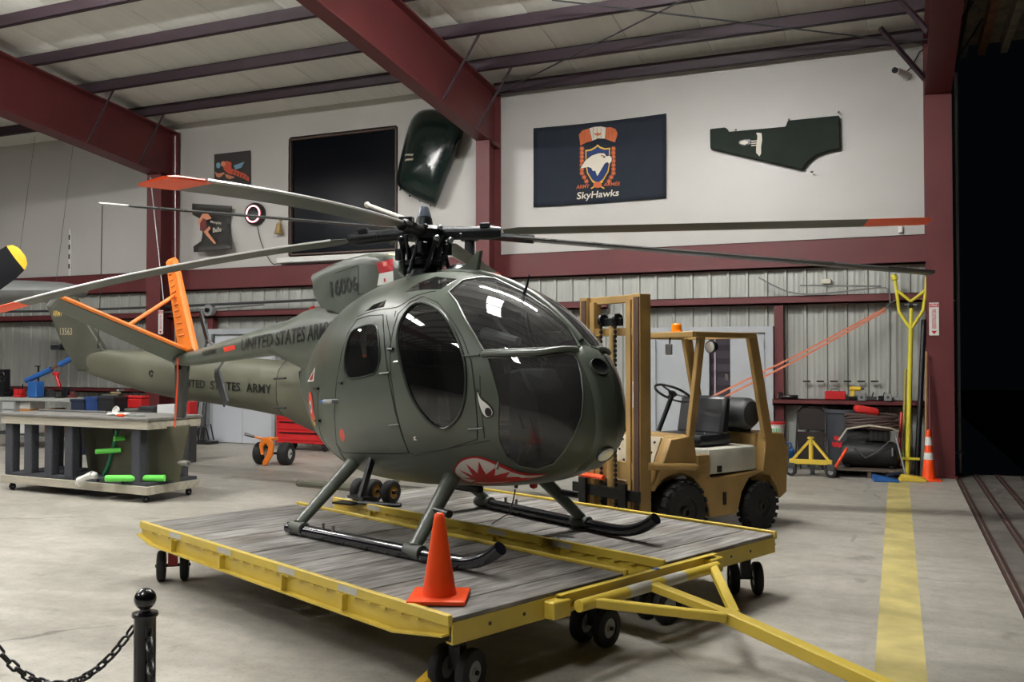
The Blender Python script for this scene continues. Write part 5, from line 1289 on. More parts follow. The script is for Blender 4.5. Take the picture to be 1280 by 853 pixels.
# dark crates and bins right of the workbench
for (a, b, Y, z1, m, lb, ct) in ((88, 104, 12.2, 1.0, DBLUE, 'dark blue plastic drum beside the workbench', 'drum'), (106, 121, 12.1, 1.05, mat('blue_tarp', rgb(30, 62, 120), .5), 'bright blue tarp-covered crate', 'crate'), (122, 142, 12.1, 1.06, mat('charcoal_plastic', rgb(30, 32, 38), .6), 'charcoal plastic tote piled with scraps', 'tote'),
                          (156, 171, 12.3, .85, mat('grey_cabinet', rgb(112, 114, 112), .5), 'small grey open cabinet by the olive boom', 'cabinet'), (174, 192, 12.2, .90, mat('slate_case', rgb(62, 64, 68), .5), 'slate grey equipment case', 'case')):
    o = wbx('storage_' + ct, a, b, Y, .45, 0, z1, m, lb, ct, bevel=.02)
    aa, bb = ony(a, 500, Y).x, ony(b, 500, Y).x
    MB().box(aa - .01, bb + .01, Y - .012, Y + .46, z1 - .05, z1 + .005).build('lid', m, o, bevel=.008)
    if ct == 'cabinet': MB().box(aa + .03, bb - .03, Y - .014, Y + .0, .30, z1 - .08).build('front_shade_plate', BLACK, o)  # black plate painted in for the shade inside the cabinet
sx = (ony(122, 500, 12.1).x + ony(142, 500, 12.1).x) / 2
for k, (m, lb) in enumerate(((OLIVE2, 'olive scrap strip on the charcoal tote'), (mat('tan_scrap', rgb(168, 150, 110), .6), 'tan bracket lying on the charcoal tote'), (GREYP, 'grey bracket lying on the charcoal tote'))):
    o = tag(MB().bar((-.16, .05, .016), (.14, -.03, .018), .05, .03).build('metal_scrap', m, bevel=.004), lb, 'scrap', 'scraps on the tote'); o.location = (sx - .03 + .03 * k, 12.25 + .07 * k, 1.072 + .04 * k); o.rotation_euler = (0, 0, R(35 - 40 * k))
rx = ony(165, 490, 12.4).x
rt3 = thing('toolbox', 'red metal toolbox on the small grey cabinet', 'toolbox', (rx - .02, 12.52, .857)); MB().box(-.22, .22, -.10, .10, 0, .16).build('toolbox_body', RED, rt3, bevel=.01); MB().box(-.22, .22, -.10, .10, .165, .22).build('toolbox_lid', RED, rt3, bevel=.015); MB().path([(-.08, 0, .22), (-.08, 0, .26), (.08, 0, .26), (.08, 0, .22)], .008, 6).build('toolbox_handle', BLKMET, rt3)
wbx('white_carton', 196, 217, 11.6, .35, 0, .98, mat('white_enamel', rgb(212, 214, 216), .4), 'tall white enamel cabinet behind the bench end', 'cabinet')
wbx('tool_stand', 229, 236, 11.9, .2, 0, .80, DGREY, 'dark grey stand under the red can', 'stand')
wbx('fuel_can', 227.5, 236.5, 11.9, .2, .80, 1.02, RED, 'red metal can on the dark grey stand', 'can')
# bundle of poles standing by the white door
for k in range(6):
    x = ony(244 + k * 3.2, 520, 14.95).x
    m = (GREYP, STEEL, DGREY)[k % 3]
    o = tag(MB().tube((x, 14.72 + .03 * (k % 2), .062), (x + .01, 15.12, 1.95 + .08 * k), .03, n=8).build('metal_pole', m), ('shortest', 'second shortest', 'third shortest', 'third tallest', 'second tallest', 'tallest')[k] + ' metal pole leaning beside the white double door', 'pole', 'poles by the white door')
rk = thing('pole_rack', 'black floor rack holding the leaning poles', 'rack', (ony(250, 548, 14.8).x, 14.75, 0)); MB().box(-.36, .36, -.14, .2, 0, .06).build('rack_base', BLACK, rk, bevel=.01)
for k in range(5): MB().path([(-.3 + k * .13, -.1, .06), (-.25 + k * .13, -.14, .35), (-.12 + k * .13, -.1, .42), (-.05 + k * .13, -.08, .10)], .016, 6).build('rack_loop', BLACK, rk)
# red tool cabinet right of the white door
rc = thing('tool_cabinet', 'red steel tool cabinet beside the white double door', 'cabinet', (0, 0, 0)); ra, rb = ony(345, 530, 14.3).x, ony(408, 530, 14.3).x
MB().box(ra, rb, 14.3, 14.85, .14, 1.0).build('cabinet_body', RED, rc, bevel=.01)
for k in range(4):
    z = .20 + k * .2; dq = MB().box(ra + .03, rb - .03, 14.285, 14.3, z, z + .17).build('drawer', RED, rc, bevel=.004); MB().box(ra + .1, rb - .1, 14.262, 14.285, z + .13, z + .15).build('drawer_pull', BLKMET, dq)
for x in (ra + .1, rb - .1):
    for y in (14.4, 14.75): MB().tube((x - .02, y, .07), (x + .02, y, .07), .07, n=14).build('cabinet_caster', BLACK, rc)
# orange tow dolly with two tyres
q = onz(341, 581); tdl = thing('tow_dolly', 'orange two-wheeled tow dolly with fat black tyres', 'dolly', (q.x, q.y, 0), R(8))
for x, nm in ((-.20, 0), (.24, 0)): wq = wheel_mesh('dolly_tyre', .185, .17, .085, tdl, WHITE); wq.location = (x, .0, .185)
MB().tube((-.3, 0, .185), (.34, 0, .185), .02, n=8).build('axle', BLKMET, tdl)
MB().prism([(-.07, .46), (.07, .46), (.14, .36), (.12, .18), (.02, .02), (-.05, .0), (-.06, .06), (.02, .2), (.05, .30), (.0, .37), (-.06, .30), (-.04, .18), (-.09, .18), (-.12, .34)], (0, -.19, 0), (1, 0, 0), (0, 0, 1), .05).build('dolly_frame', ORANGE, tdl, bevel=.01)
MB().box(-.09, .09, -.22, .02, .40, .45).build('frame_top', ORANGE, tdl, bevel=.01)
MB().tube((-.06, -.15, .42), (-.20, -.24, .47), .016, n=8).build('handle_rod', ORANGE, tdl); MB().tube((-.20, -.24, .47), (-.33, -.32, .52), .024, n=8).build('handle_grip', BLACK, tdl)

# small clutter on the workbench
CL = [(18, 'black motor housing', BLACK, .09, .16), (34, 'dented tin can', STEEL, .05, .13), (53, 'dark green oil bottle', DARKOL, .05, .2), (60, 'charcoal grinder', DGREY, .09, .13), (81, 'black electric drill press head', BLACK, .08, .2), (88, 'rust-brown gear casting', REDSTEEL, .09, .12)]
for k, (px_, lb, m, rr, hh) in enumerate(CL):
    x = ony(px_, 480, WB + .45).x; mb = MB()
    if k in (1, 2): mb.lathe([(rr, 0), (rr, hh * .75), (rr * .4, hh * .85), (rr * .4, hh)] if k == 2 else [(rr, 0), (rr * 1.05, .005), (rr, .012), (rr, hh - .01), (rr * 1.05, hh)], 16)
    elif k == 5: mb.lathe([(rr, 0), (rr, hh * .4), (rr * .5, hh * .5), (rr * .5, hh)], 18)
    else: mb.box(-rr, rr, -.07, .07, 0, hh * .8).tube((-rr * .7, 0, hh * .8), (rr * .7, 0, hh * .8), .045, n=12)
    o = tag(mb.build('bench_clutter' if False else lb.split()[-1], m, bevel=.006 if k not in (1, 2, 5) else 0), lb + ' standing on the workbench', lb.split()[-1]); o.location = (x, WB + .5, .98)
# ================================================================== far-left aircraft: wing and propeller
WG = mat('weathered_wing_grey', rgb(128, 130, 128), .5, var=.15, scale=2)
wp = lambda x, y: onplane(x, y, Vector((0, 12.9, 0)), Vector((0, 1, 0)))
secs = []
for px, yt, yb in ((-60, 343, 392), (0, 350, 382), (40, 351, 379), (80, 353, 376), (98, 357, 371), (106, 361, 366)):
    a, b = wp(px, yt), wp(px, yb); z = (a.z + b.z) / 2; hz = (a.z - b.z) / 2
    secs.append([Vector((a.x, 12.9 + 2.2 * hz * math.cos(t), z + hz * math.sin(t))) for t in [2 * math.pi * k / 16 for k in range(16)]])
wing = tag(MB().loft(secs).build('aircraft_wing', WG), 'grey rounded aircraft wing hanging in front of the left wall', 'wing')
MB().tube(wp(20, 352), wp(20, 352) + Vector((0, .4, 3.0)), .004, n=5).build('hanging_cable', DGREY, wing); MB().tube(wp(70, 353), wp(70, 353) + Vector((0, .4, 3.0)), .004, n=5).build('hanging_cable', DGREY, wing)
pr = thing('propeller', 'black propeller with yellow tips hanging in front of the left wall', 'propeller', at(-75, 395, 12.0))
pb_ = at(-75, 395, 12.0)
tipp = at(28, 316, 12.0) - pb_; dd = tipp.normalized(); nn_ = -FW.copy(); nn_.z = 0; nn_.normalize(); sd2 = dd.cross(nn_).normalized()
for s in (1, -1):
    vs = []
    for t, wd in ((.06, .06), (.25, .14), (.55, .21), (.8, .22), (.92, .20)):
        c = tipp * t * s; vs.append([c + sd2 * wd + nn_ * .0, c + nn_ * .02, c - sd2 * wd, c - nn_ * .02])
    bq = MB().loft(vs).build('propeller_blade', BLACK, pr)
    MB().loft([[tipp * t * s + sd2 * wd, tipp * t * s + nn_ * .021, tipp * t * s - sd2 * wd, tipp * t * s - nn_ * .021] for t, wd in ((.915, .202), (.97, .16), (1.0, .08))]).build('blade_tip', mat('prop_tip_yellow', rgb(226, 178, 46), .4), bq)
MB().lathe([(.09, -.08), (.11, 0), (.07, .12), (.02, .16)], 16, nn_.to_track_quat('Z', 'Y').to_matrix().to_4x4()).build('propeller_hub', BLKMET, pr)
MB().tube((0, 0, .1), (0, .3, 3.2), .004, n=5).build('hanging_cable', DGREY, pr)
ru = ony(87.5, 320, 15.28); mk = tag(MB().box(ru.x - .035, ru.x + .035, 15.27, 15.295, ony(88, 352, 15.28).z, ony(88, 287, 15.28).z).build('measuring_staff', WHITE), 'white measuring staff with black marks on the left wall', 'staff')
for k in range(4): MB().box(ru.x - .03, ru.x + .005, 15.262, 15.27, ony(88, 300 + k * 12, 15.28).z, ony(88, 294 + k * 12, 15.28).z).build('black_mark', BLACK, mk)

# ================================================================== things hanging on the back wall
Y0 = WY
def w3(x, y, d=.02): return ony(x, y, Y0 - d)
def wpoly(name, px, m, parent, d, th=.0015): return poly_flat(name, [w3(x, y, d) for x, y in px], m, parent, th)
# flag
NAVY = mat('navy_cloth', rgb(26, 34, 46), .85, var=.12, scale=3, bump=.05, bscale=6)
fl4 = [(667, 160.5), (833, 142), (833, 247.5), (667, 259)]
c4 = [w3(*q, .03) for q in fl4]
vs = []; nx, nz = 24, 14
for i in range(nx + 1):
    for j in range(nz + 1):
        t, s = i / nx, j / nz; p_ = c4[0].lerp(c4[1], t).lerp(c4[3].lerp(c4[2], t), s)
        p_.y += .012 * math.sin(t * 9 + s * 3) * s - .006; p_.z += -.02 * math.sin(math.pi * t) * (1 if s < .5 else .6); vs.append(p_)
fm = MB().add(vs, [(i * (nz + 1) + j, (i + 1) * (nz + 1) + j, (i + 1) * (nz + 1) + j + 1, i * (nz + 1) + j + 1) for i in range(nx) for j in range(nz)]).build('flag', NAVY); md = fm.modifiers.new('s', 'SOLIDIFY'); md.thickness = .004
tag(fm, 'navy flag with a parachute and hawk shield emblem on the white wall', 'flag')
F_ = lambda x, y: (700 + x * .1759, 120 + y * .1759)     # zoomed crop -> frame
FOR_ = mat('flag_orange', rgb(200, 104, 62), .8); FWH = mat('flag_cream', rgb(214, 208, 192), .8); FBL = mat('flag_blue', rgb(28, 52, 104), .8); FGO = mat('flag_gold', rgb(216, 172, 70), .8)
D1 = .052
wpoly('parachute_orange', [F_(*q) for q in ((135, 275), (160, 245), (205, 232), (230, 320), (190, 330), (145, 352))], FOR_, fm, D1)
wpoly('parachute_orange', [F_(*q) for q in ((325, 225), (360, 222), (395, 235), (410, 270), (390, 330), (320, 305))], FOR_, fm, D1)
wpoly('parachute_white', [F_(*q) for q in ((208, 230), (245, 220), (290, 217), (328, 225), (318, 303), (270, 302), (230, 318))], FWH, fm, D1)
for k in (235, 262, 290, 170, 345, 372): wpoly('parachute_seam', [F_(k, 228 if 200 < k < 330 else 240), F_(k + 2.5, 228 if 200 < k < 330 else 240), F_(k + 2.5, 310 if k > 200 else 335), F_(k, 310 if k > 200 else 335)], mat('flag_seam', rgb(150, 80, 56), .8), fm, D1 + .003)
wpoly('maple_leaf', [F_(*q) for q in ((268, 255), (275, 266), (296, 262), (288, 276), (270, 284), (250, 278), (240, 266), (260, 266))], FOR_, fm, D1 + .005)
sh_o = [(180, 385), (215, 380), (250, 362), (268, 345), (285, 360), (320, 372), (356, 368), (356, 480), (345, 540), (310, 600), (268, 635), (225, 605), (192, 550), (182, 490)]
ctr = (268, 490); shr = lambda k: [F_(ctr[0] + (x - ctr[0]) * k, ctr[1] + (y - ctr[1]) * k) for x, y in sh_o]
wpoly('shield_gold', shr(1.0), FGO, fm, D1); wpoly('shield_blue', shr(.91), FBL, fm, D1 + .003)
hk = [(145, 515), (180, 460), (225, 425), (275, 408), (315, 408), (330, 430), (352, 425), (368, 440), (366, 465), (350, 485), (338, 470), (318, 480), (295, 520), (265, 570), (250, 530), (235, 535), (222, 512), (200, 505)]
hk2 = [F_(257 + (x - 257) * 1.06, 480 + (y - 480) * 1.06) for x, y in hk]
wpoly('hawk_outline', hk2, DBLK, fm, D1 + .006); wpoly('hawk_head', [F_(*q) for q in hk], FWH, fm, D1 + .009)
wpoly('hawk_eye', [F_(*q) for q in ((288, 420), (312, 424), (328, 438), (310, 440), (300, 432))], DBLK, fm, D1 + .012); wpoly('hawk_iris', [F_(*q) for q in ((296, 424), (308, 427), (314, 434), (304, 433))], FGO, fm, D1 + .014)
for s in (-1, 1):
    for k in range(9):
        cx2 = 268 + s * (112 - (k > 6) * 16 - (k > 7) * 16); cy2 = 375 + k * 29
        n_ = 9; pl_ = []
        for i in range(n_ * 2): a = math.pi * i / n_ + k; rr = 21 if i % 2 == 0 else 10; pl_.append(F_(cx2 + rr * math.cos(a), cy2 + rr * math.sin(a)))
        wpoly('laurel_leaf', pl_, FOR_, fm, D1 + .001 * (k % 2))
for s in (-1, 1): wpoly('crossed_sword', [F_(268 + s * 50, 655), F_(268 + s * 44, 662), F_(268 - s * 40, 612), F_(268 - s * 34, 606)], FGO, fm, D1 + .004)
wpoly('gold_boss', [F_(*q) for q in ell(267, 632, 30, 22, 14)], FOR_, fm, D1 + .006)
def wtext(x0, yb0, yt0, x1, yb1, yt1, d, slant=0.0): return lambda a, b: w3(x0 + (x1 - x0) * a + slant * b, (yb0 + (yb1 - yb0) * a) * (1 - b) + (yt0 + (yt1 - yt0) * a) * b, d)
text('army_word', 'ARMY', wtext(*F_(115, 662), F_(115, 634)[1], *F_(208, 652), F_(208, 626)[1], D1 + .004, .6), FOR_, fm)
text('armee_word', 'ARMÉE', wtext(*F_(310, 642), F_(310, 612)[1], *F_(425, 636), F_(425, 604)[1], D1 + .004, .6), FOR_, fm)
text('skyhawks_word', 'SkyHawks', wtext(*F_(116, 752), F_(116, 685)[1], *F_(414, 724), F_(414, 662)[1], D1 + .004, 1.5), FWH, fm)

# dark green wing section on the wall
px = [(887.5, 161.5), (906, 159.5), (909, 161), (911, 165), (982, 158.5), (985, 151), (1049, 144.5), (1050.5, 186), (1036, 188.5), (1020, 194), (1009, 203), (1003, 212.5), (888, 186)]
DG2 = mat('glossy_dark_green', rgb(30, 39, 33), .7, var=.4, spec=.2, scale=1.6)
P = [w3(x, y, .1) for x, y in px]
wpn = tag(MB().prism([(p_.x, p_.z) for p_ in P], (0, WY - .001, 0), (1, 0, 0), (0, 0, 1), .12).build('wing_section', DG2, bevel=.012), 'dark green aircraft wing section with pale markings on the white wall', 'wing section')
PALE = mat('pale_marking', rgb(206, 200, 184), .5)
C3 = lambda x, y: (850 + x * .34, y * .34)
wpoly('bird_marking', [C3(*q) for q in ((280, 545), (285, 500), (280, 490), (288, 488), (300, 490), (302, 515), (298, 540), (298, 565), (292, 575), (280, 562))], PALE, wpn, .125)
for k in range(3): wpoly('feather_marking', [C3(262, 518 + k * 8), C3(283, 516 + k * 8), C3(283, 520 + k * 8), C3(262, 522 + k * 8)], PALE, wpn, .125)
wpoly('oval_emblem', [C3(*q) for q in ell(240, 523, 24, 11, 18, -.1)], DBLK, wpn, .125); wpoly('oval_field', [C3(*q) for q in ell(236, 524, 15, 7, 14, -.1)], PALE, wpn, .128)
for q in ((205, 478), (345, 475), (245, 570), (485, 632), (583, 412), (400, 440)): MB().sphere(w3(*C3(*q), .10), .02, 8, 6).build('mounting_bolt', STEEL, wpn)

# dark cowling hung on the wall
co = [(530, 137), (550, 138), (572, 150), (579.5, 164), (570, 195), (558, 225), (546, 256), (541, 258), (520, 249), (500, 236), (496, 222), (502, 190), (510, 160), (518, 144)]
co = catmull(co, 2)
ctr = (537, 196); COWM = mat('black_green_cowling', rgb(26, 40, 36), .22, var=.3, scale=1.5)
lay = []
for k, dd_ in ((1.0, .02), (.985, .16), (.93, .27), (.78, .36), (.5, .41), (.2, .43)):
    lay.append([w3(ctr[0] + (x - ctr[0]) * k, ctr[1] + (y - ctr[1]) * k, dd_) for x, y in co])
cg = tag(MB().loft(lay).build('engine_cowling', COWM), 'glossy black-green aircraft cowling hung beside the dark loft window', 'cowling')
for q in ((500, 237), (512, 245), (525, 251), (538, 257)): MB().sphere(w3(*q, .04), .02, 8, 5).build('rivet', BLACK, cg)
for yy in (193.5, 200): MB().path([w3(506.5 + 10 * k / 14, yy + 1.4 * math.sin(k * 1.7) - (k / 14 if yy > 195 else 0), .40) for k in range(15)], .009, 5).build('pale_scribble', PALE, cg)

# two painted panels
tg = [(267.5, 193), (312.5, 188), (312.5, 233), (267.5, 233)]; P = [w3(x, y, .05) for x, y in tg]
pn = tag(MB().prism([(p_.x, p_.z) for p_ in P], (0, P[0].y + .02, 0), (1, 0, 0), (0, 0, 1), .02).build('painted_panel', mat('charcoal_panel', rgb(58, 56, 56), .6), bevel=.004), 'square charcoal panel with an orange winged figure painted on it', 'painted panel')
C7 = lambda x, y: (160 + x * .1875, 130 + y * .1875)
ORP = mat('panel_orange', rgb(206, 92, 66), .6); SKN = mat('panel_peach', rgb(214, 142, 108), .6); LBL = mat('panel_blue', rgb(126, 168, 192), .6)
wpoly('wing_shape', [C7(*q) for q in ((705, 410), (735, 400), (778, 385), (755, 425), (715, 438))], LBL, pn, .055)
wpoly('body_shape', [C7(*q) for q in ((625, 390), (660, 380), (690, 390), (690, 430), (740, 450), (780, 465), (808, 490), (808, 520), (775, 500), (720, 478), (670, 465), (640, 440))], ORP, pn, .056)
wpoly('arm_shape', [C7(*q) for q in ((578, 450), (600, 465), (645, 455), (640, 468), (610, 492), (590, 485))], SKN, pn, .057); wpoly('leg_shape', [C7(*q) for q in ((645, 465), (690, 480), (715, 490), (680, 502), (655, 492))], SKN, pn, .057)
wpoly('head_shape', [C7(*q) for q in ell(635, 400, 16, 18, 12)], SKN, pn, .058); wpoly('blue_shape', [C7(*q) for q in ell(602, 410, 15, 20, 12)], LBL, pn, .055)
for k in range(5): wpoly('stripe_mark', [C7(700 + k * 22, 448 + k * 8), C7(706 + k * 22, 450 + k * 8), C7(694 + k * 22, 478 + k * 8)], DBLK, pn, .059)
# curled metal panel with a seated figure
C8 = lambda x, y: (220 + x * .1875, 170 + y * .1876)
lay = []
n_ = 9
for i in range(n_ + 1):
    t = i / n_; yy = 450 + (775 - 450) * t; off = .012 + .2 * (abs(t - .45) / .5) ** 2
    xl = 150 + 30 * math.sin(t * 3) if .25 < t < .85 else 110 + 10 * t; xr = 375 - 12 * math.sin(math.pi * t)
    lay.append([w3(*C8(xl + (xr - xl) * j / 6, yy + 18 * j / 6 * (1 if t < .5 else -1.2)), off) for j in range(7)])
mb = MB(); flat = [p_ for q in lay for p_ in q]
mb.add(flat, [(i * 7 + j, (i + 1) * 7 + j, (i + 1) * 7 + j + 1, i * 7 + j + 1) for i in range(n_) for j in range(6)])
cu = mb.build('curled_panel', mat('dark_sheet_metal', rgb(62, 60, 58), .5, var=.1)); md = cu.modifiers.new('s', 'SOLIDIFY'); md.thickness = .015
tag(cu, 'curled dark metal panel painted with a small seated figure beside the neon clock', 'painted panel')
dq = .20
wpoly('figure_body', [C8(*q) for q in ((160, 560), (180, 545), (200, 560), (205, 605), (185, 640), (160, 630))], mat('panel_dark_red', rgb(120, 52, 48), .6), cu, dq)
wpoly('figure_arm', [C8(*q) for q in ((175, 520), (210, 515), (238, 550), (205, 560), (180, 548), (150, 600), (148, 570))], SKN, cu, dq + .002)
wpoly('figure_leg', [C8(*q) for q in ((185, 640), (225, 600), (230, 618), (212, 640), (268, 715), (255, 720), (205, 665))], SKN, cu, dq + .004)
text('panel_script', 'Memphis', lambda a, b: w3(*C8(230 + 70 * a, 585 + 10 * a - 22 * b), dq), PALE, cu); text('panel_script', 'Belle', lambda a, b: w3(*C8(246 + 56 * a, 645 - 8 * a - 32 * b), dq), PALE, cu)
# neon clock, bell, cord
cc = w3(321, 268.5, .0); ck_ = thing('neon_clock', 'round wall clock with a glowing red neon ring and cord', 'clock', cc)
My = Matrix.Rotation(R(90), 4, 'X')
MB().lathe([(.235, 0), (.24, .08), (.215, .13), (.19, .12)], 32, My).build('clock_case', BLACK, ck_)
MB().lathe([(.20, .09), (.001, .091)], 32, My, caps=False).build('clock_face', mat('clock_face_rose', rgb(150, 128, 124), .5), ck_)
MB().path([(.165 * math.cos(a), -.125, .165 * math.sin(a)) for a in [2 * math.pi * k / 30 for k in range(30)]], .014, 8, closed=True).build('neon_ring', emit('neon_red', (1.0, .32, .34), 5.0), ck_)
MB().bar((0, -.11, 0), (.03, -.11, .11), .012, .004).build('minute_hand', BLACK, ck_); MB().bar((0, -.112, 0), (-.06, -.112, .03), .014, .004).build('hour_hand', BLACK, ck_)
q = [w3(322, 284, .03) - cc, w3(327, 305, .03) - cc, w3(338, 327, .03) - cc, w3(346, 330, .03) - cc, w3(357, 322, .03) - cc]
MB().path([tuple(t) for t in catmull([tuple(t) for t in q], 4, False)], .008, 5).build('power_cord', BLACK, ck_)
bq = w3(348.5, 285, .1); be = thing('wall_bell', 'small golden bell mounted beside the loft window', 'bell', bq); BR = mat('aged_brass', rgb(176, 150, 100), .4, metal=.5)
MB().lathe([(.10, -.12), (.085, -.09), (.06, 0), (.05, .07), (.02, .10)], 18).build('bell_body', BR, be); MB().path([(0, 0, .09), (0, 0, .16), (0, .1, .16)], .014, 6).build('bell_bracket', BR, be)
# fire-extinguisher signs on the columns
def sign(x, y, Y, wd, hg, label):
    p_ = ony(x, y, Y); t = thing('fire_sign', label, 'sign', p_)
    MB().box(-wd / 2, wd / 2, -.004, .0, -hg / 2, hg / 2).build('sign_plate', WHITE, t)
    b = MB()
    MB().box(-wd * .46, wd * .46, -.0055, -.004, hg * .36, hg * .47).build('red_header', RED, t)
    text('sign_lettering', 'FIRE EXTINGUISHER', lambda a, c: Vector((-wd * .22 + wd * .44 * c, -.006, hg * .30 - hg * .6 * a)), DRED, t)
    text('sign_header_lettering', 'FIRE', lambda a, c: Vector((-wd * .35 + wd * .7 * a, -.0065, hg * .38 + hg * .07 * c)), WHITE, t)
    MB().add([(-wd * .3, -.006, -hg * .36), (wd * .3, -.006, -hg * .36), (0, -.006, -hg * .47)], [(0, 1, 2)]).build('red_arrow', DRED, t)
    return t
sign(1167.5, 399, 14.69, .13, .48, 'narrow white and red fire sign on the right red column')
sign(201, 403, 14.69, .13, .50, 'narrow white and red fire sign on the left red column')
# security camera
sc_ = thing('security_camera', 'white bullet security camera high on the white wall', 'camera', w3(1130, 92, .1))
MB().lathe([(.07, 0), (.07, .04), (.03, .06)], 16, Matrix.Translation((.03, .1, -.02)) @ My).build('wall_mount', WHITE, sc_)
MB().tube((.02, .0, -.02), (-.12, -.28, -.02), .055, n=14).build('camera_body', WHITE, sc_); MB().tube((-.12, -.28, -.02), (-.135, -.31, -.02), .045, n=14).build('camera_lens', BLACK, sc_)
MB().path([(.03, .05, .03), (.12, .06, .12), (.22, .05, .32), (.30, .02, .36)], .010, 5).build('camera_cable', BLACK, sc_)
tag(MB().box(0, .14, 0, .1, 0, .08, Matrix.Translation(w3(1027, 355, .1))).build('junction_box', mat('ivory_box', rgb(196, 192, 176), .5), bevel=.006), 'ivory junction box above the thin girt', 'box')
tag(MB().box(0, .06, 0, .06, 0, .10, Matrix.Translation(w3(1123, 291, .06))).build('wall_sensor', WHITE, bevel=.006), 'tiny white sensor on the bottom edge of the white wall', 'sensor')
fb = ony(392, 388, 15.05); t = thing('alarm_light', 'red alarm light on the wall girt behind the boom', 'alarm light', fb); MB().lathe([(.11, -.08), (.10, 0), (.06, .06), (.01, .08)], 16).build('red_dome', RED, t); MB().box(-.05, .05, -.05, .22, -.2, -.08).build('alarm_mount', GREYP, t)
cr = ony(262, 388, 15.0); t = thing('cable_reel', 'round grey reel fixed to the wall girt beside the left column', 'reel', cr); MB().lathe([(.12, -.06), (.12, .06)], 20, My).build('reel_disc', GREYP, t); MB().lathe([(.05, -.07), (.05, .1)], 14, My).build('reel_core', BLKMET, t)
# two orange straps from the conduit down to the forklift
for a, b, lb in (((1107, 385.5), (884, 499), 'upper'), ((1106, 389), (893, 503), 'lower')):
    A, B = ony(*a, 15.0), ony(*b, 11.0) if False else onplane(*b, Vector((0, 14.0, 0)), Vector((0, 1, 0)))
    tag(MB().path([A, A.lerp(B, .5) + Vector((0, 0, -.03)), B], .017, 6, squash=.4).build('orange_strap', mat('orange_webbing', rgb(228, 140, 110), .7)), lb + ' orange strap slung from the wall conduit behind the forklift', 'strap')
A = ony(1107, 386, 15.0); tag(MB().path([A, ony(1113, 379, 15.04), ony(1123, 374, 15.06)], .012, 6).build('strap_hook', STEEL), 'steel hook holding the two orange straps', 'hook')

# ================================================================== right-hand wall base
# tool shelf items on the girt (top z = 1.10)
SZ = 1.10
def shelf(name, x, m, label, cat, w_, d_, h_): 
    q = ony(x, 490, 15.12); return tag(MB().box(q.x - w_ / 2, q.x + w_ / 2, 15.06, 15.06 + d_, SZ, SZ + h_).build(name, m, bevel=.01), label, cat)
rt4 = shelf('toolbox', 1044, RED, 'red plastic toolbox on the girt shelf', 'toolbox', .30, .16, .13); q = ony(1044, 490, 15.12); MB().path([(q.x - .06, 15.14, SZ + .13), (q.x - .06, 15.14, SZ + .16), (q.x + .06, 15.14, SZ + .16), (q.x + .06, 15.14, SZ + .13)], .008, 6).build('toolbox_handle', BLACK, rt4)
q = ony(986, 492, 15.12); tag(MB().path([(q.x - .14, 15.12, SZ + .03), (q.x, 15.1, SZ + .03), (q.x + .14, 15.12, SZ + .03)], [.03, .035, .03], 8).box(q.x - .16, q.x - .1, 15.08, 15.16, SZ, SZ + .1).build('hand_tool', BLACK, bevel=.004), 'black power tool lying on the girt shelf', 'tool')
q = ony(1069, 488, 15.12); dr_ = thing('drill', 'yellow cordless drill on the girt shelf', 'drill', (q.x, 15.13, SZ)); MB().tube((-.08, 0, .17), (.08, 0, .17), .035, n=12).build('drill_body', mat('tool_yellow', rgb(224, 186, 44), .4), dr_); MB().bar((-.03, 0, .16), (-.05, 0, .05), .04, .05).build('drill_grip', mat('tool_yellow', rgb(224, 186, 44), .4), dr_); MB().box(-.10, .02, -.03, .03, 0, .05).build('drill_battery', BLACK, dr_, bevel=.006); MB().tube((.08, 0, .17), (.13, 0, .17), .016, n=8).build('drill_chuck', BLACK, dr_)
for k, x in enumerate((1090, 1104, 1120)): 
    q = ony(x, 490, 15.12); tag(MB().box(q.x - .07, q.x + .06, 15.08, 15.2, SZ, SZ + .05 + .015 * (k % 2)).tube((q.x, 15.1, SZ + .05), (q.x + .02, 15.12, SZ + .12), .012, n=6).build('parts_box', (DGREY, BLKMET, GREYP)[k], bevel=.004), ('dark grey', 'black', 'pale grey')[k] + ' parts box on the girt shelf', 'parts box')
for x, lb in ((1077, 'nearer the drill'), (1110, 'nearer the yellow tow bar')):
    p_ = ony(x, 497, 14.99); t = thing('outlet_box', 'grey metal outlet box on the girt shelf front ' + lb, 'outlet', p_); MB().box(-.055, .055, -.0, .03, -.055, .055).build('box_body', GREYP, t, bevel=.006); MB().tube((0, -.006, 0), (0, .0, 0), .022, n=12).build('socket', DGREY, t)
for k in range(6):
    q = ony(1008 + k * 17, 477, 15.23); tag(MB().box(q.x - .05, q.x + .06, 15.20, 15.232, q.z - .012, q.z + .012).build('wall_hook', BLKMET), 'short dark hook bar in the row above the girt shelf', 'hook', 'hook bars above the shelf')
# folding chair (stacked brown metal) against the wall
q = onz(1014, 583); fc = thing('folding_chair', 'folded brown metal chair leaning against the ribbed wall', 'chair', (ony(1014, 560, 14.95).x, 14.9, 0))
CH = mat('brown_chair_metal', rgb(42, 35, 35), .45)
for dx_ in (-.22, .22): MB().path([(dx_, -.10, .01), (dx_ * .98, .02, .5), (dx_ * .95, .14, .92), (dx_ * .6, .17, .985), (0, .18, 1.0)], .014, 8).build('chair_leg', CH, fc)
MB().prism([(-.2, .62), (.2, .62), (.2, .88), (.13, .96), (-.13, .96), (-.2, .88)], (0, .13, 0), (1, 0, 0), (0, 0, 1), .02).build('chair_back', CH, fc, bevel=.006)
MB().prism([(-.2, .12), (.2, .12), (.2, .60), (-.2, .60)], (0, .02, 0), (1, 0, 0), (0, 0, 1), .02).build('chair_seat', CH, fc, bevel=.006)
for dx_ in (-.16, .16): MB().path([(dx_, .08, .01), (dx_, .03, .55)], .012, 6).build('rear_leg', CH, fc)
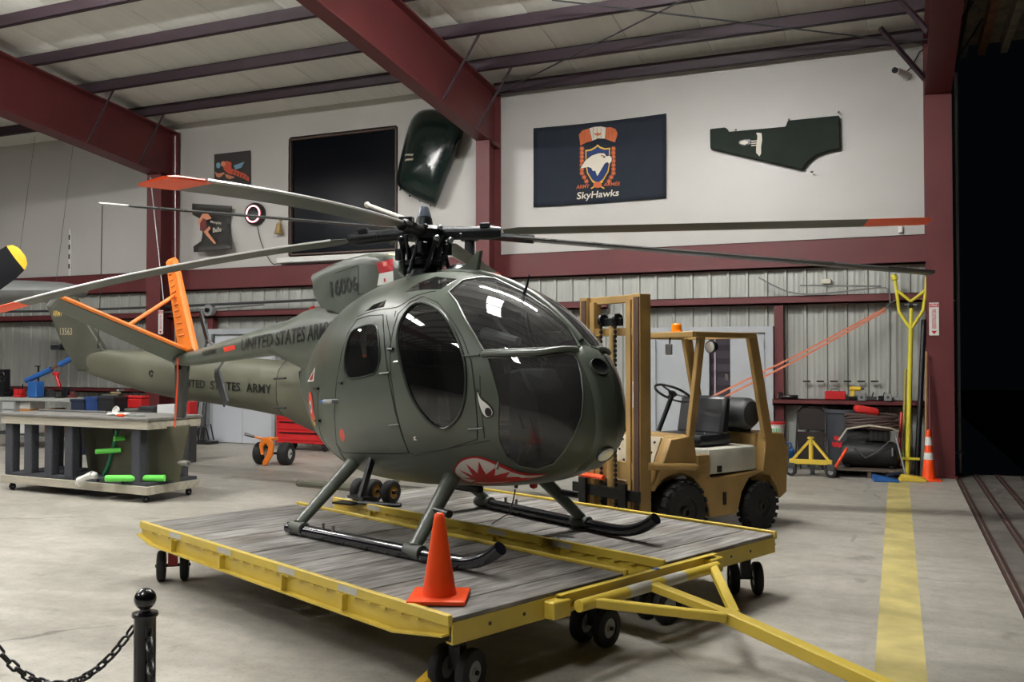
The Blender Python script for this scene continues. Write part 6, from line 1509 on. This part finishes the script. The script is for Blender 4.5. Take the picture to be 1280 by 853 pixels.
# dark bin
bx_ = ony(1054, 580, 14.93).x; bn = thing('trash_bin', 'dark grey plastic bin with a red smear against the wall', 'bin', (bx_ + .06, 14.93, 0)); BIN = mat('dark_bin_plastic', rgb(56, 60, 66), .55)
MB().lathe([(.26, 0), (.27, .02), (.31, .92), (.315, .95), (.295, .95), (.25, .05), (.001, .04)], 28).build('bin_body', BIN, bn, angle=30); MB().lathe([(.315, .90), (.335, .91), (.335, .96), (.30, .965)], 28, caps=False).build('bin_rim', BIN, bn)
for a0, a1, z0, z1 in ((-36, -14, .50, .56), (-44, -6, .40, .47)):
    n_ = 8; vs = [Vector(((.27 + .04 * z / .92 + .006) * math.sin(R(a0 + (a1 - a0) * k / n_)), -(.27 + .04 * z / .92 + .006) * math.cos(R(a0 + (a1 - a0) * k / n_)), z + .012 * math.sin(k * 2.1))) for k in range(n_ + 1) for z in (z0, z1)]
    MB().add(vs, [(2 * k, 2 * k + 2, 2 * k + 3, 2 * k + 1) for k in range(n_)]).build('red_smear', DRED, bn)
# yellow tripod jack on casters
q = onz(1014, 596); js = thing('axle_stand', 'yellow tripod jack stand on small casters', 'jack stand', (q.x, q.y, 0))
JY = mat('jack_yellow', rgb(214, 184, 66), .45)
MB().tube((0, 0, .22), (0, 0, .56), .032, n=12).build('jack_tube', JY, js); MB().lathe([(.05, .56), (.05, .58), (.03, .585)], 14).build('jack_head', JY, js)
MB().bar((-.30, -.05, .22), (.30, -.05, .22), .08, .07).build('jack_beam', JY, js, bevel=.006)
for a, b in (((-.26, -.05, .24), (-.01, 0, .54)), ((.26, -.05, .24), (.01, 0, .54)), ((0, .24, .16), (0, .01, .52))): MB().bar(a, b, .035, .035).build('jack_brace', JY, js)
for x in (-.28, .28):
    MB().box(x - .05, x + .05, -.10, .0, .12, .20).build('caster_plate', DGREY, js); wq = wheel_mesh('jack_wheel', .085, .05, .04, js, HUBM); wq.location = (x, -.05, .085); wq.rotation_euler = (0, 0, R(70))
MB().box(-.03, .03, .2, .27, 0, .16).build('rear_foot', DGREY, js)
# paper tag on the floor
q = onz(988, 592); tag(MB().box(-.07, .07, -.05, .05, 0, .09, Matrix.Rotation(R(-25), 4, 'X')).build('paper_sheet', WHITE), 'folded white paper standing on the floor by the jack stand', 'paper').location = (q.x, q.y, .02)
# pallet with compressor, hoses and a red bag
q = onz(1085, 596); q = q - Vector((0, .22, 0)); pt_ = thing('wooden_pallet', 'low worn wooden pallet under the compressor', 'pallet', (q.x, q.y + .35, 0)); PW = mat('dirty_pallet_wood', rgb(88, 76, 66), .8, var=.3, scale=4)
for k in range(5): MB().box(-.50, .50, -.38 + k * .16, -.25 + k * .16, .10, .12).build('pallet_slat', PW, pt_)
for x in (-.48, 0, .44): MB().box(x, x + .05, -.36, .38, 0, .10).build('pallet_runner', PW, pt_)
cp = thing('air_compressor', 'black air compressor with twin motors on the pallet', 'compressor', (q.x + .02, q.y + .35, .12))
MB().lathe([(.06, -.40), (.16, -.38), (.19, -.32), (.19, .32), (.16, .38), (.06, .40)], 22, Matrix.Translation((0, 0, .20)) @ Matrix.Rotation(R(90), 4, 'Y')).build('air_tank', mat('dull_black_tank', rgb(28, 28, 30), .6, var=.3), cp)
CB = mat('sooty_black', rgb(26, 26, 28), .7, var=.3, scale=8)
MB().lathe([(.09, -.16), (.10, -.12), (.10, .12), (.09, .16)], 16, Matrix.Translation((-.15, .0, .44)) @ Matrix.Rotation(R(80), 4, 'Y')).build('motor', CB, cp)
MB().box(.0, .28, -.12, .10, .40, .58).build('pump_block', CB, cp, bevel=.03, seg=2)
for k in range(4): MB().box(.02 + .065 * k, .045 + .065 * k, -.135, .11, .42, .60).build('cooling_fin', CB, cp)
MB().box(-.33, -.05, -.10, .12, .36, .40).build('motor_plate', CB, cp)
for x in (-.3, .3): MB().box(x - .03, x + .03, -.15, .15, 0, .05).build('tank_foot', BLKMET, cp)
MB().path([(-.42, -.16, .40), (-.30, -.2, .58), (0, -.2, .635), (.30, -.17, .60), (.40, -.1, .55)], .014, 6).build('pale_hose', mat('pale_hose', rgb(188, 180, 160), .6), cp)
MB().path([(-.20, -.20, .30), (-.05, -.235, .16), (.12, -.23, .26), (.26, -.22, .40)], .010, 6).build('cable', DGREY, cp); MB().path([(.32, -.19, .32), (.32, -.2, .2)], .018, 6).build('valve', STEEL, cp)
hs = MB()
for k in range(7):
    rx_, ry_ = .36 - .015 * (k % 3), .18; hs.path([(rx_ * math.cos(a) + .02 * math.sin(k), ry_ * math.sin(a), .028 * k + .02 * math.sin(2 * a + k)) for a in [2 * math.pi * i / 24 for i in range(24)]], .022, 7, closed=True)
o = tag(hs.build('coiled_hose', mat('brown_hose', rgb(72, 54, 50), .7, var=.15)), 'coil of brown hose piled on the compressor', 'hose'); o.location = (q.x + .05, q.y + .36, .12 + .60)
o = tag(MB().box(-.17, .17, -.10, .10, 0, .10).build('red_bag', mat('red_cloth', rgb(206, 40, 34), .7), bevel=.035, seg=2), 'crumpled red cloth bag on top of the coiled hose', 'bag'); o.location = (q.x - .03, q.y + .36, .12 + .80); o.rotation_euler = (R(6), R(9), R(15))
A, B = onz(1044, 586), None; o = tag(MB().tube((0, 0, .03), (.22, .12, .42), .022, n=10).build('orange_stick', CONE), 'orange stick leaning on the compressor pallet', 'stick'); o.location = (q.x - .50, q.y - .06, .0)
o = tag(MB().tube((0, 0, .02), (-.14, .2, .62), .012, n=8).build('thin_rod', GREYP), 'thin grey rod leaning on the compressor', 'rod'); o.location = (q.x + .52, q.y - .05, 0)
# blue dustpan and yellow chocks
q = onz(1107, 602); bd = thing('dustpan', 'bright blue plastic dustpan lying on the floor', 'dustpan', (q.x, q.y, 0), R(8)); MB().prism([(-.17, 0), (.17, 0), (.17, .03), (-.17, .09)], (0, .12, 0), (1, 0, 0), (0, 0, 1), .24).build('pan', BLUE, bd, bevel=.01); MB().bar((.02, 0, .08), (.22, .08, .12), .05, .035).build('pan_handle', DBLUE, bd, bevel=.01)
q = onz(1140, 603); ckk = thing('wheel_chock', 'yellow rubber wheel chock on the floor at the end of the yellow line', 'chock', (q.x, q.y, 0), R(4))
for y in (0, .15): MB().prism([(-.17, 0), (.19, 0), (.19, .05), (-.13, .09)], (0, y + .08, 0), (1, 0, 0), (0, 0, 1), .09).build('chock_block', JY, ckk, bevel=.01)
MB().tube((.0, .0, .05), (.0, .2, .05), .01, n=6).build('chock_rope', BLACK, ckk)
# yellow tow bar leaning by the column
tb = thing('tow_bar', 'tall yellow forked aircraft tow bar standing against the wall', 'tow bar', (0, 0, 0)); TY = mat('tow_bar_yellow', rgb(212, 200, 52), .42, var=.08)
Q = lambda x, y: onplane(x, y, Vector((0, 14.55 + (600 - y) * .0016, 0)), Vector((0, 1, 0)))
bot = Q(1134, 583); bot.z = .0
MB().tube((bot.x, bot.y, 0), Q(1138.5, 412), .034, n=12).build('main_tube', TY, tb); MB().tube(Q(1138.5, 412), Q(1139, 384), .026, n=12).build('neck_tube', TY, tb)
for pts in ([(1138.5, 412), (1124, 390), (1120.5, 362), (1118, 345)], [(1138.5, 412), (1154, 388), (1157.5, 362), (1158.5, 346)]): MB().path([Q(*p_) for p_ in pts], .024, 10).build('fork_arm', TY, tb)
for pts in ([(1121, 363), (1138.5, 377)], [(1157, 363), (1138.5, 377)]): MB().path([Q(*p_) for p_ in pts], .022, 10).build('fork_brace', TY, tb)
MB().tube(Q(1116.5, 344), Q(1119, 350), .045, n=12).build('end_cup', TY, tb); MB().tube(Q(1131, 381), Q(1146, 381), .018, n=8).build('pin_chain', STEEL, tb); MB().box(bot.x - .17, bot.x + .17, bot.y - .03, bot.y + .03, .26, .29).build('foot_bar', TY, tb); MB().tube(Q(1136, 382), Q(1141, 382), .05, n=10).build('pin_block', BLACK, tb)
# poles leaning by the column
for (a, b, r_, m, lb) in (((1146, 585), (1155, 400), .04, BLACK, 'thick black pipe leaning beside the yellow tow bar'), ((1157, 585), (1158, 440), .018, mat('tan_handle', rgb(150, 112, 72), .6), 'wooden broom handle leaning beside the right column'), ((1122, 583), (1127, 516), .025, RED, 'short red pole leaning on the wall beside the tow bar'), ((1128, 560), (1132, 462), .022, mat('olive_yellow_pole', rgb(150, 136, 62), .6), 'dull yellow pole leaning behind the tow bar'), ((1163, 583), (1162, 470), .02, REDSTEEL, 'dark red bar leaning against the right column')):
    yb_ = 14.6 if a[0] > 1150 else 15.0
    A = onplane(*a, Vector((0, yb_ - .3, 0)), Vector((0, 1, 0))); A.z = .02; B = onplane(*b, Vector((0, yb_, 0)), Vector((0, 1, 0)))
    tag(MB().path([A, B], r_, 10).build('leaning_pole', m), lb, 'pole')
q = onz(1161, 601, 0); cone((q.x, q.y, 0), R(5), .72, 'tall orange traffic cone with two white bands by the right column', ((.30, .40), (.50, .62)), CONE, 1.0)
# tubs behind the forklift
q = onz(966, 592); bk = thing('paint_bucket', 'white bucket with green drips behind the forklift', 'bucket', (q.x, q.y + .2, .38)); MB().lathe([(.13, 0), (.155, .33), (.165, .34), (.165, .37), (.15, .37)], 22).build('bucket_body', WHITE, bk); MB().lathe([(.168, .355), (.168, .385), (.05, .39)], 22).build('bucket_lid', RED, bk)
for k in range(4): MB().box(-.03 + k * .035, -.01 + k * .035, -.158, -.15, .08 + .04 * (k % 2), .30).build('green_drip', mat('green_drip', rgb(96, 160, 110), .5), bk)
bx2 = tag(MB().box(-.18, .18, -.15, .15, 0, .38).build('white_crate', mat('white_crate', rgb(198, 198, 192), .6), bevel=.012), 'white crate carrying the paint bucket', 'crate'); bx2.location = (q.x + .02, q.y + .2, 0); MB().box(-.185, .185, -.155, .155, .34, .375).build('crate_rim', WHITE, bx2)
q = onz(984, 584); jc = thing('water_jug', 'blue plastic jug on the floor between crate and jack stand', 'jug', (q.x, q.y, 0)); MB().box(-.11, .11, -.10, .10, 0, .30).build('jug_body', BLUE, jc, bevel=.03, seg=2); MB().path([(-.07, 0, .29), (-.07, 0, .38), (.06, 0, .38), (.07, 0, .30)], .018, 8).build('jug_handle', BLUE, jc)

# ================================================================== rope-barrier post and chains in front
BZ = 3.4; bc = at(181.5, 749, BZ); bo = thing('barrier_post', 'black barrier post with a ball top', 'post', (bc.x, bc.y, 0)); GB = mat('gloss_black_post', rgb(16, 17, 22), .22, coat=.4)
rp_ = .0395; zt_ = bc.z
MB().lathe([(.13, 0), (.13, .015), (.05, .035), (rp_, .05), (rp_, zt_ - .06)], 28).build('post_tube', GB, bo)
MB().lathe([(rp_, zt_ - .066), (.046, zt_ - .064), (.048, zt_ - .058), (.046, zt_ - .050), (.02, zt_ - .044), (.02, zt_ - .035)], 28).build('post_collar', GB, bo)
MB().sphere((0, 0, zt_), .04, 24, 16).build('post_ball', GB, bo)
lk = MB().path([(.013 * math.cos(a) * 1.0, .0, .009 * math.sin(a) * 1.0) if False else ((.011 * math.cos(a) + math.copysign(.0105, math.cos(a))), 0, .0125 * math.sin(a)) for a in [2 * math.pi * (k + .5) / 14 for k in range(14)]], .0052, 6, closed=True)
lk0 = lk.build('chain_link', mat('black_chain', rgb(28, 28, 30), .35)); lkd = lk0.data; bpy.data.objects.remove(lk0)
def chain(A, B, sag, label):
    t = thing('barrier_chain', label, 'chain', A)
    L_ = (B - A).length; n = int((L_ ** 2 + (sag * 2.2) ** 2) ** .5 / .034)
    P = [A.lerp(B, k / n) + Vector((0, 0, -4 * sag * (k / n) * (1 - k / n))) for k in range(n + 1)]
    for k in range(n):
        c = (P[k] + P[k + 1]) / 2; d_ = (P[k + 1] - P[k]).normalized()
        o = bpy.data.objects.new('chain_link', lkd); COL.objects.link(o); o.parent = t
        up2 = Vector((0, 0, 1)); sd3 = d_.cross(up2).normalized(); u3 = sd3.cross(d_)
        if k % 2: sd3, u3 = (sd3 + u3).normalized(), (u3 - sd3).normalized()
        else: sd3, u3 = (sd3 - u3).normalized(), (u3 + sd3).normalized()
        M = Matrix((d_, sd3, u3)).transposed().to_4x4(); M.translation = c - A; o.matrix_local = M
A = at(168, 783, BZ); B = at(-25, 783, BZ * .98); chain(A, B, .215, 'black chain sagging away from the post toward the left')
A = at(186, 784, BZ - .03); B = at(262, 1010, BZ - .9); B = Vector((bc.x + .95, bc.y - .80, A.z)); chain(A, B, .42, 'black chain hanging from the post toward the viewer')

pe = at(-37, 749, BZ * .98)
dup_tree(bo, (pe.x, pe.y, 0), 0, 'black ball-topped barrier post at the far end of the sagging chain')
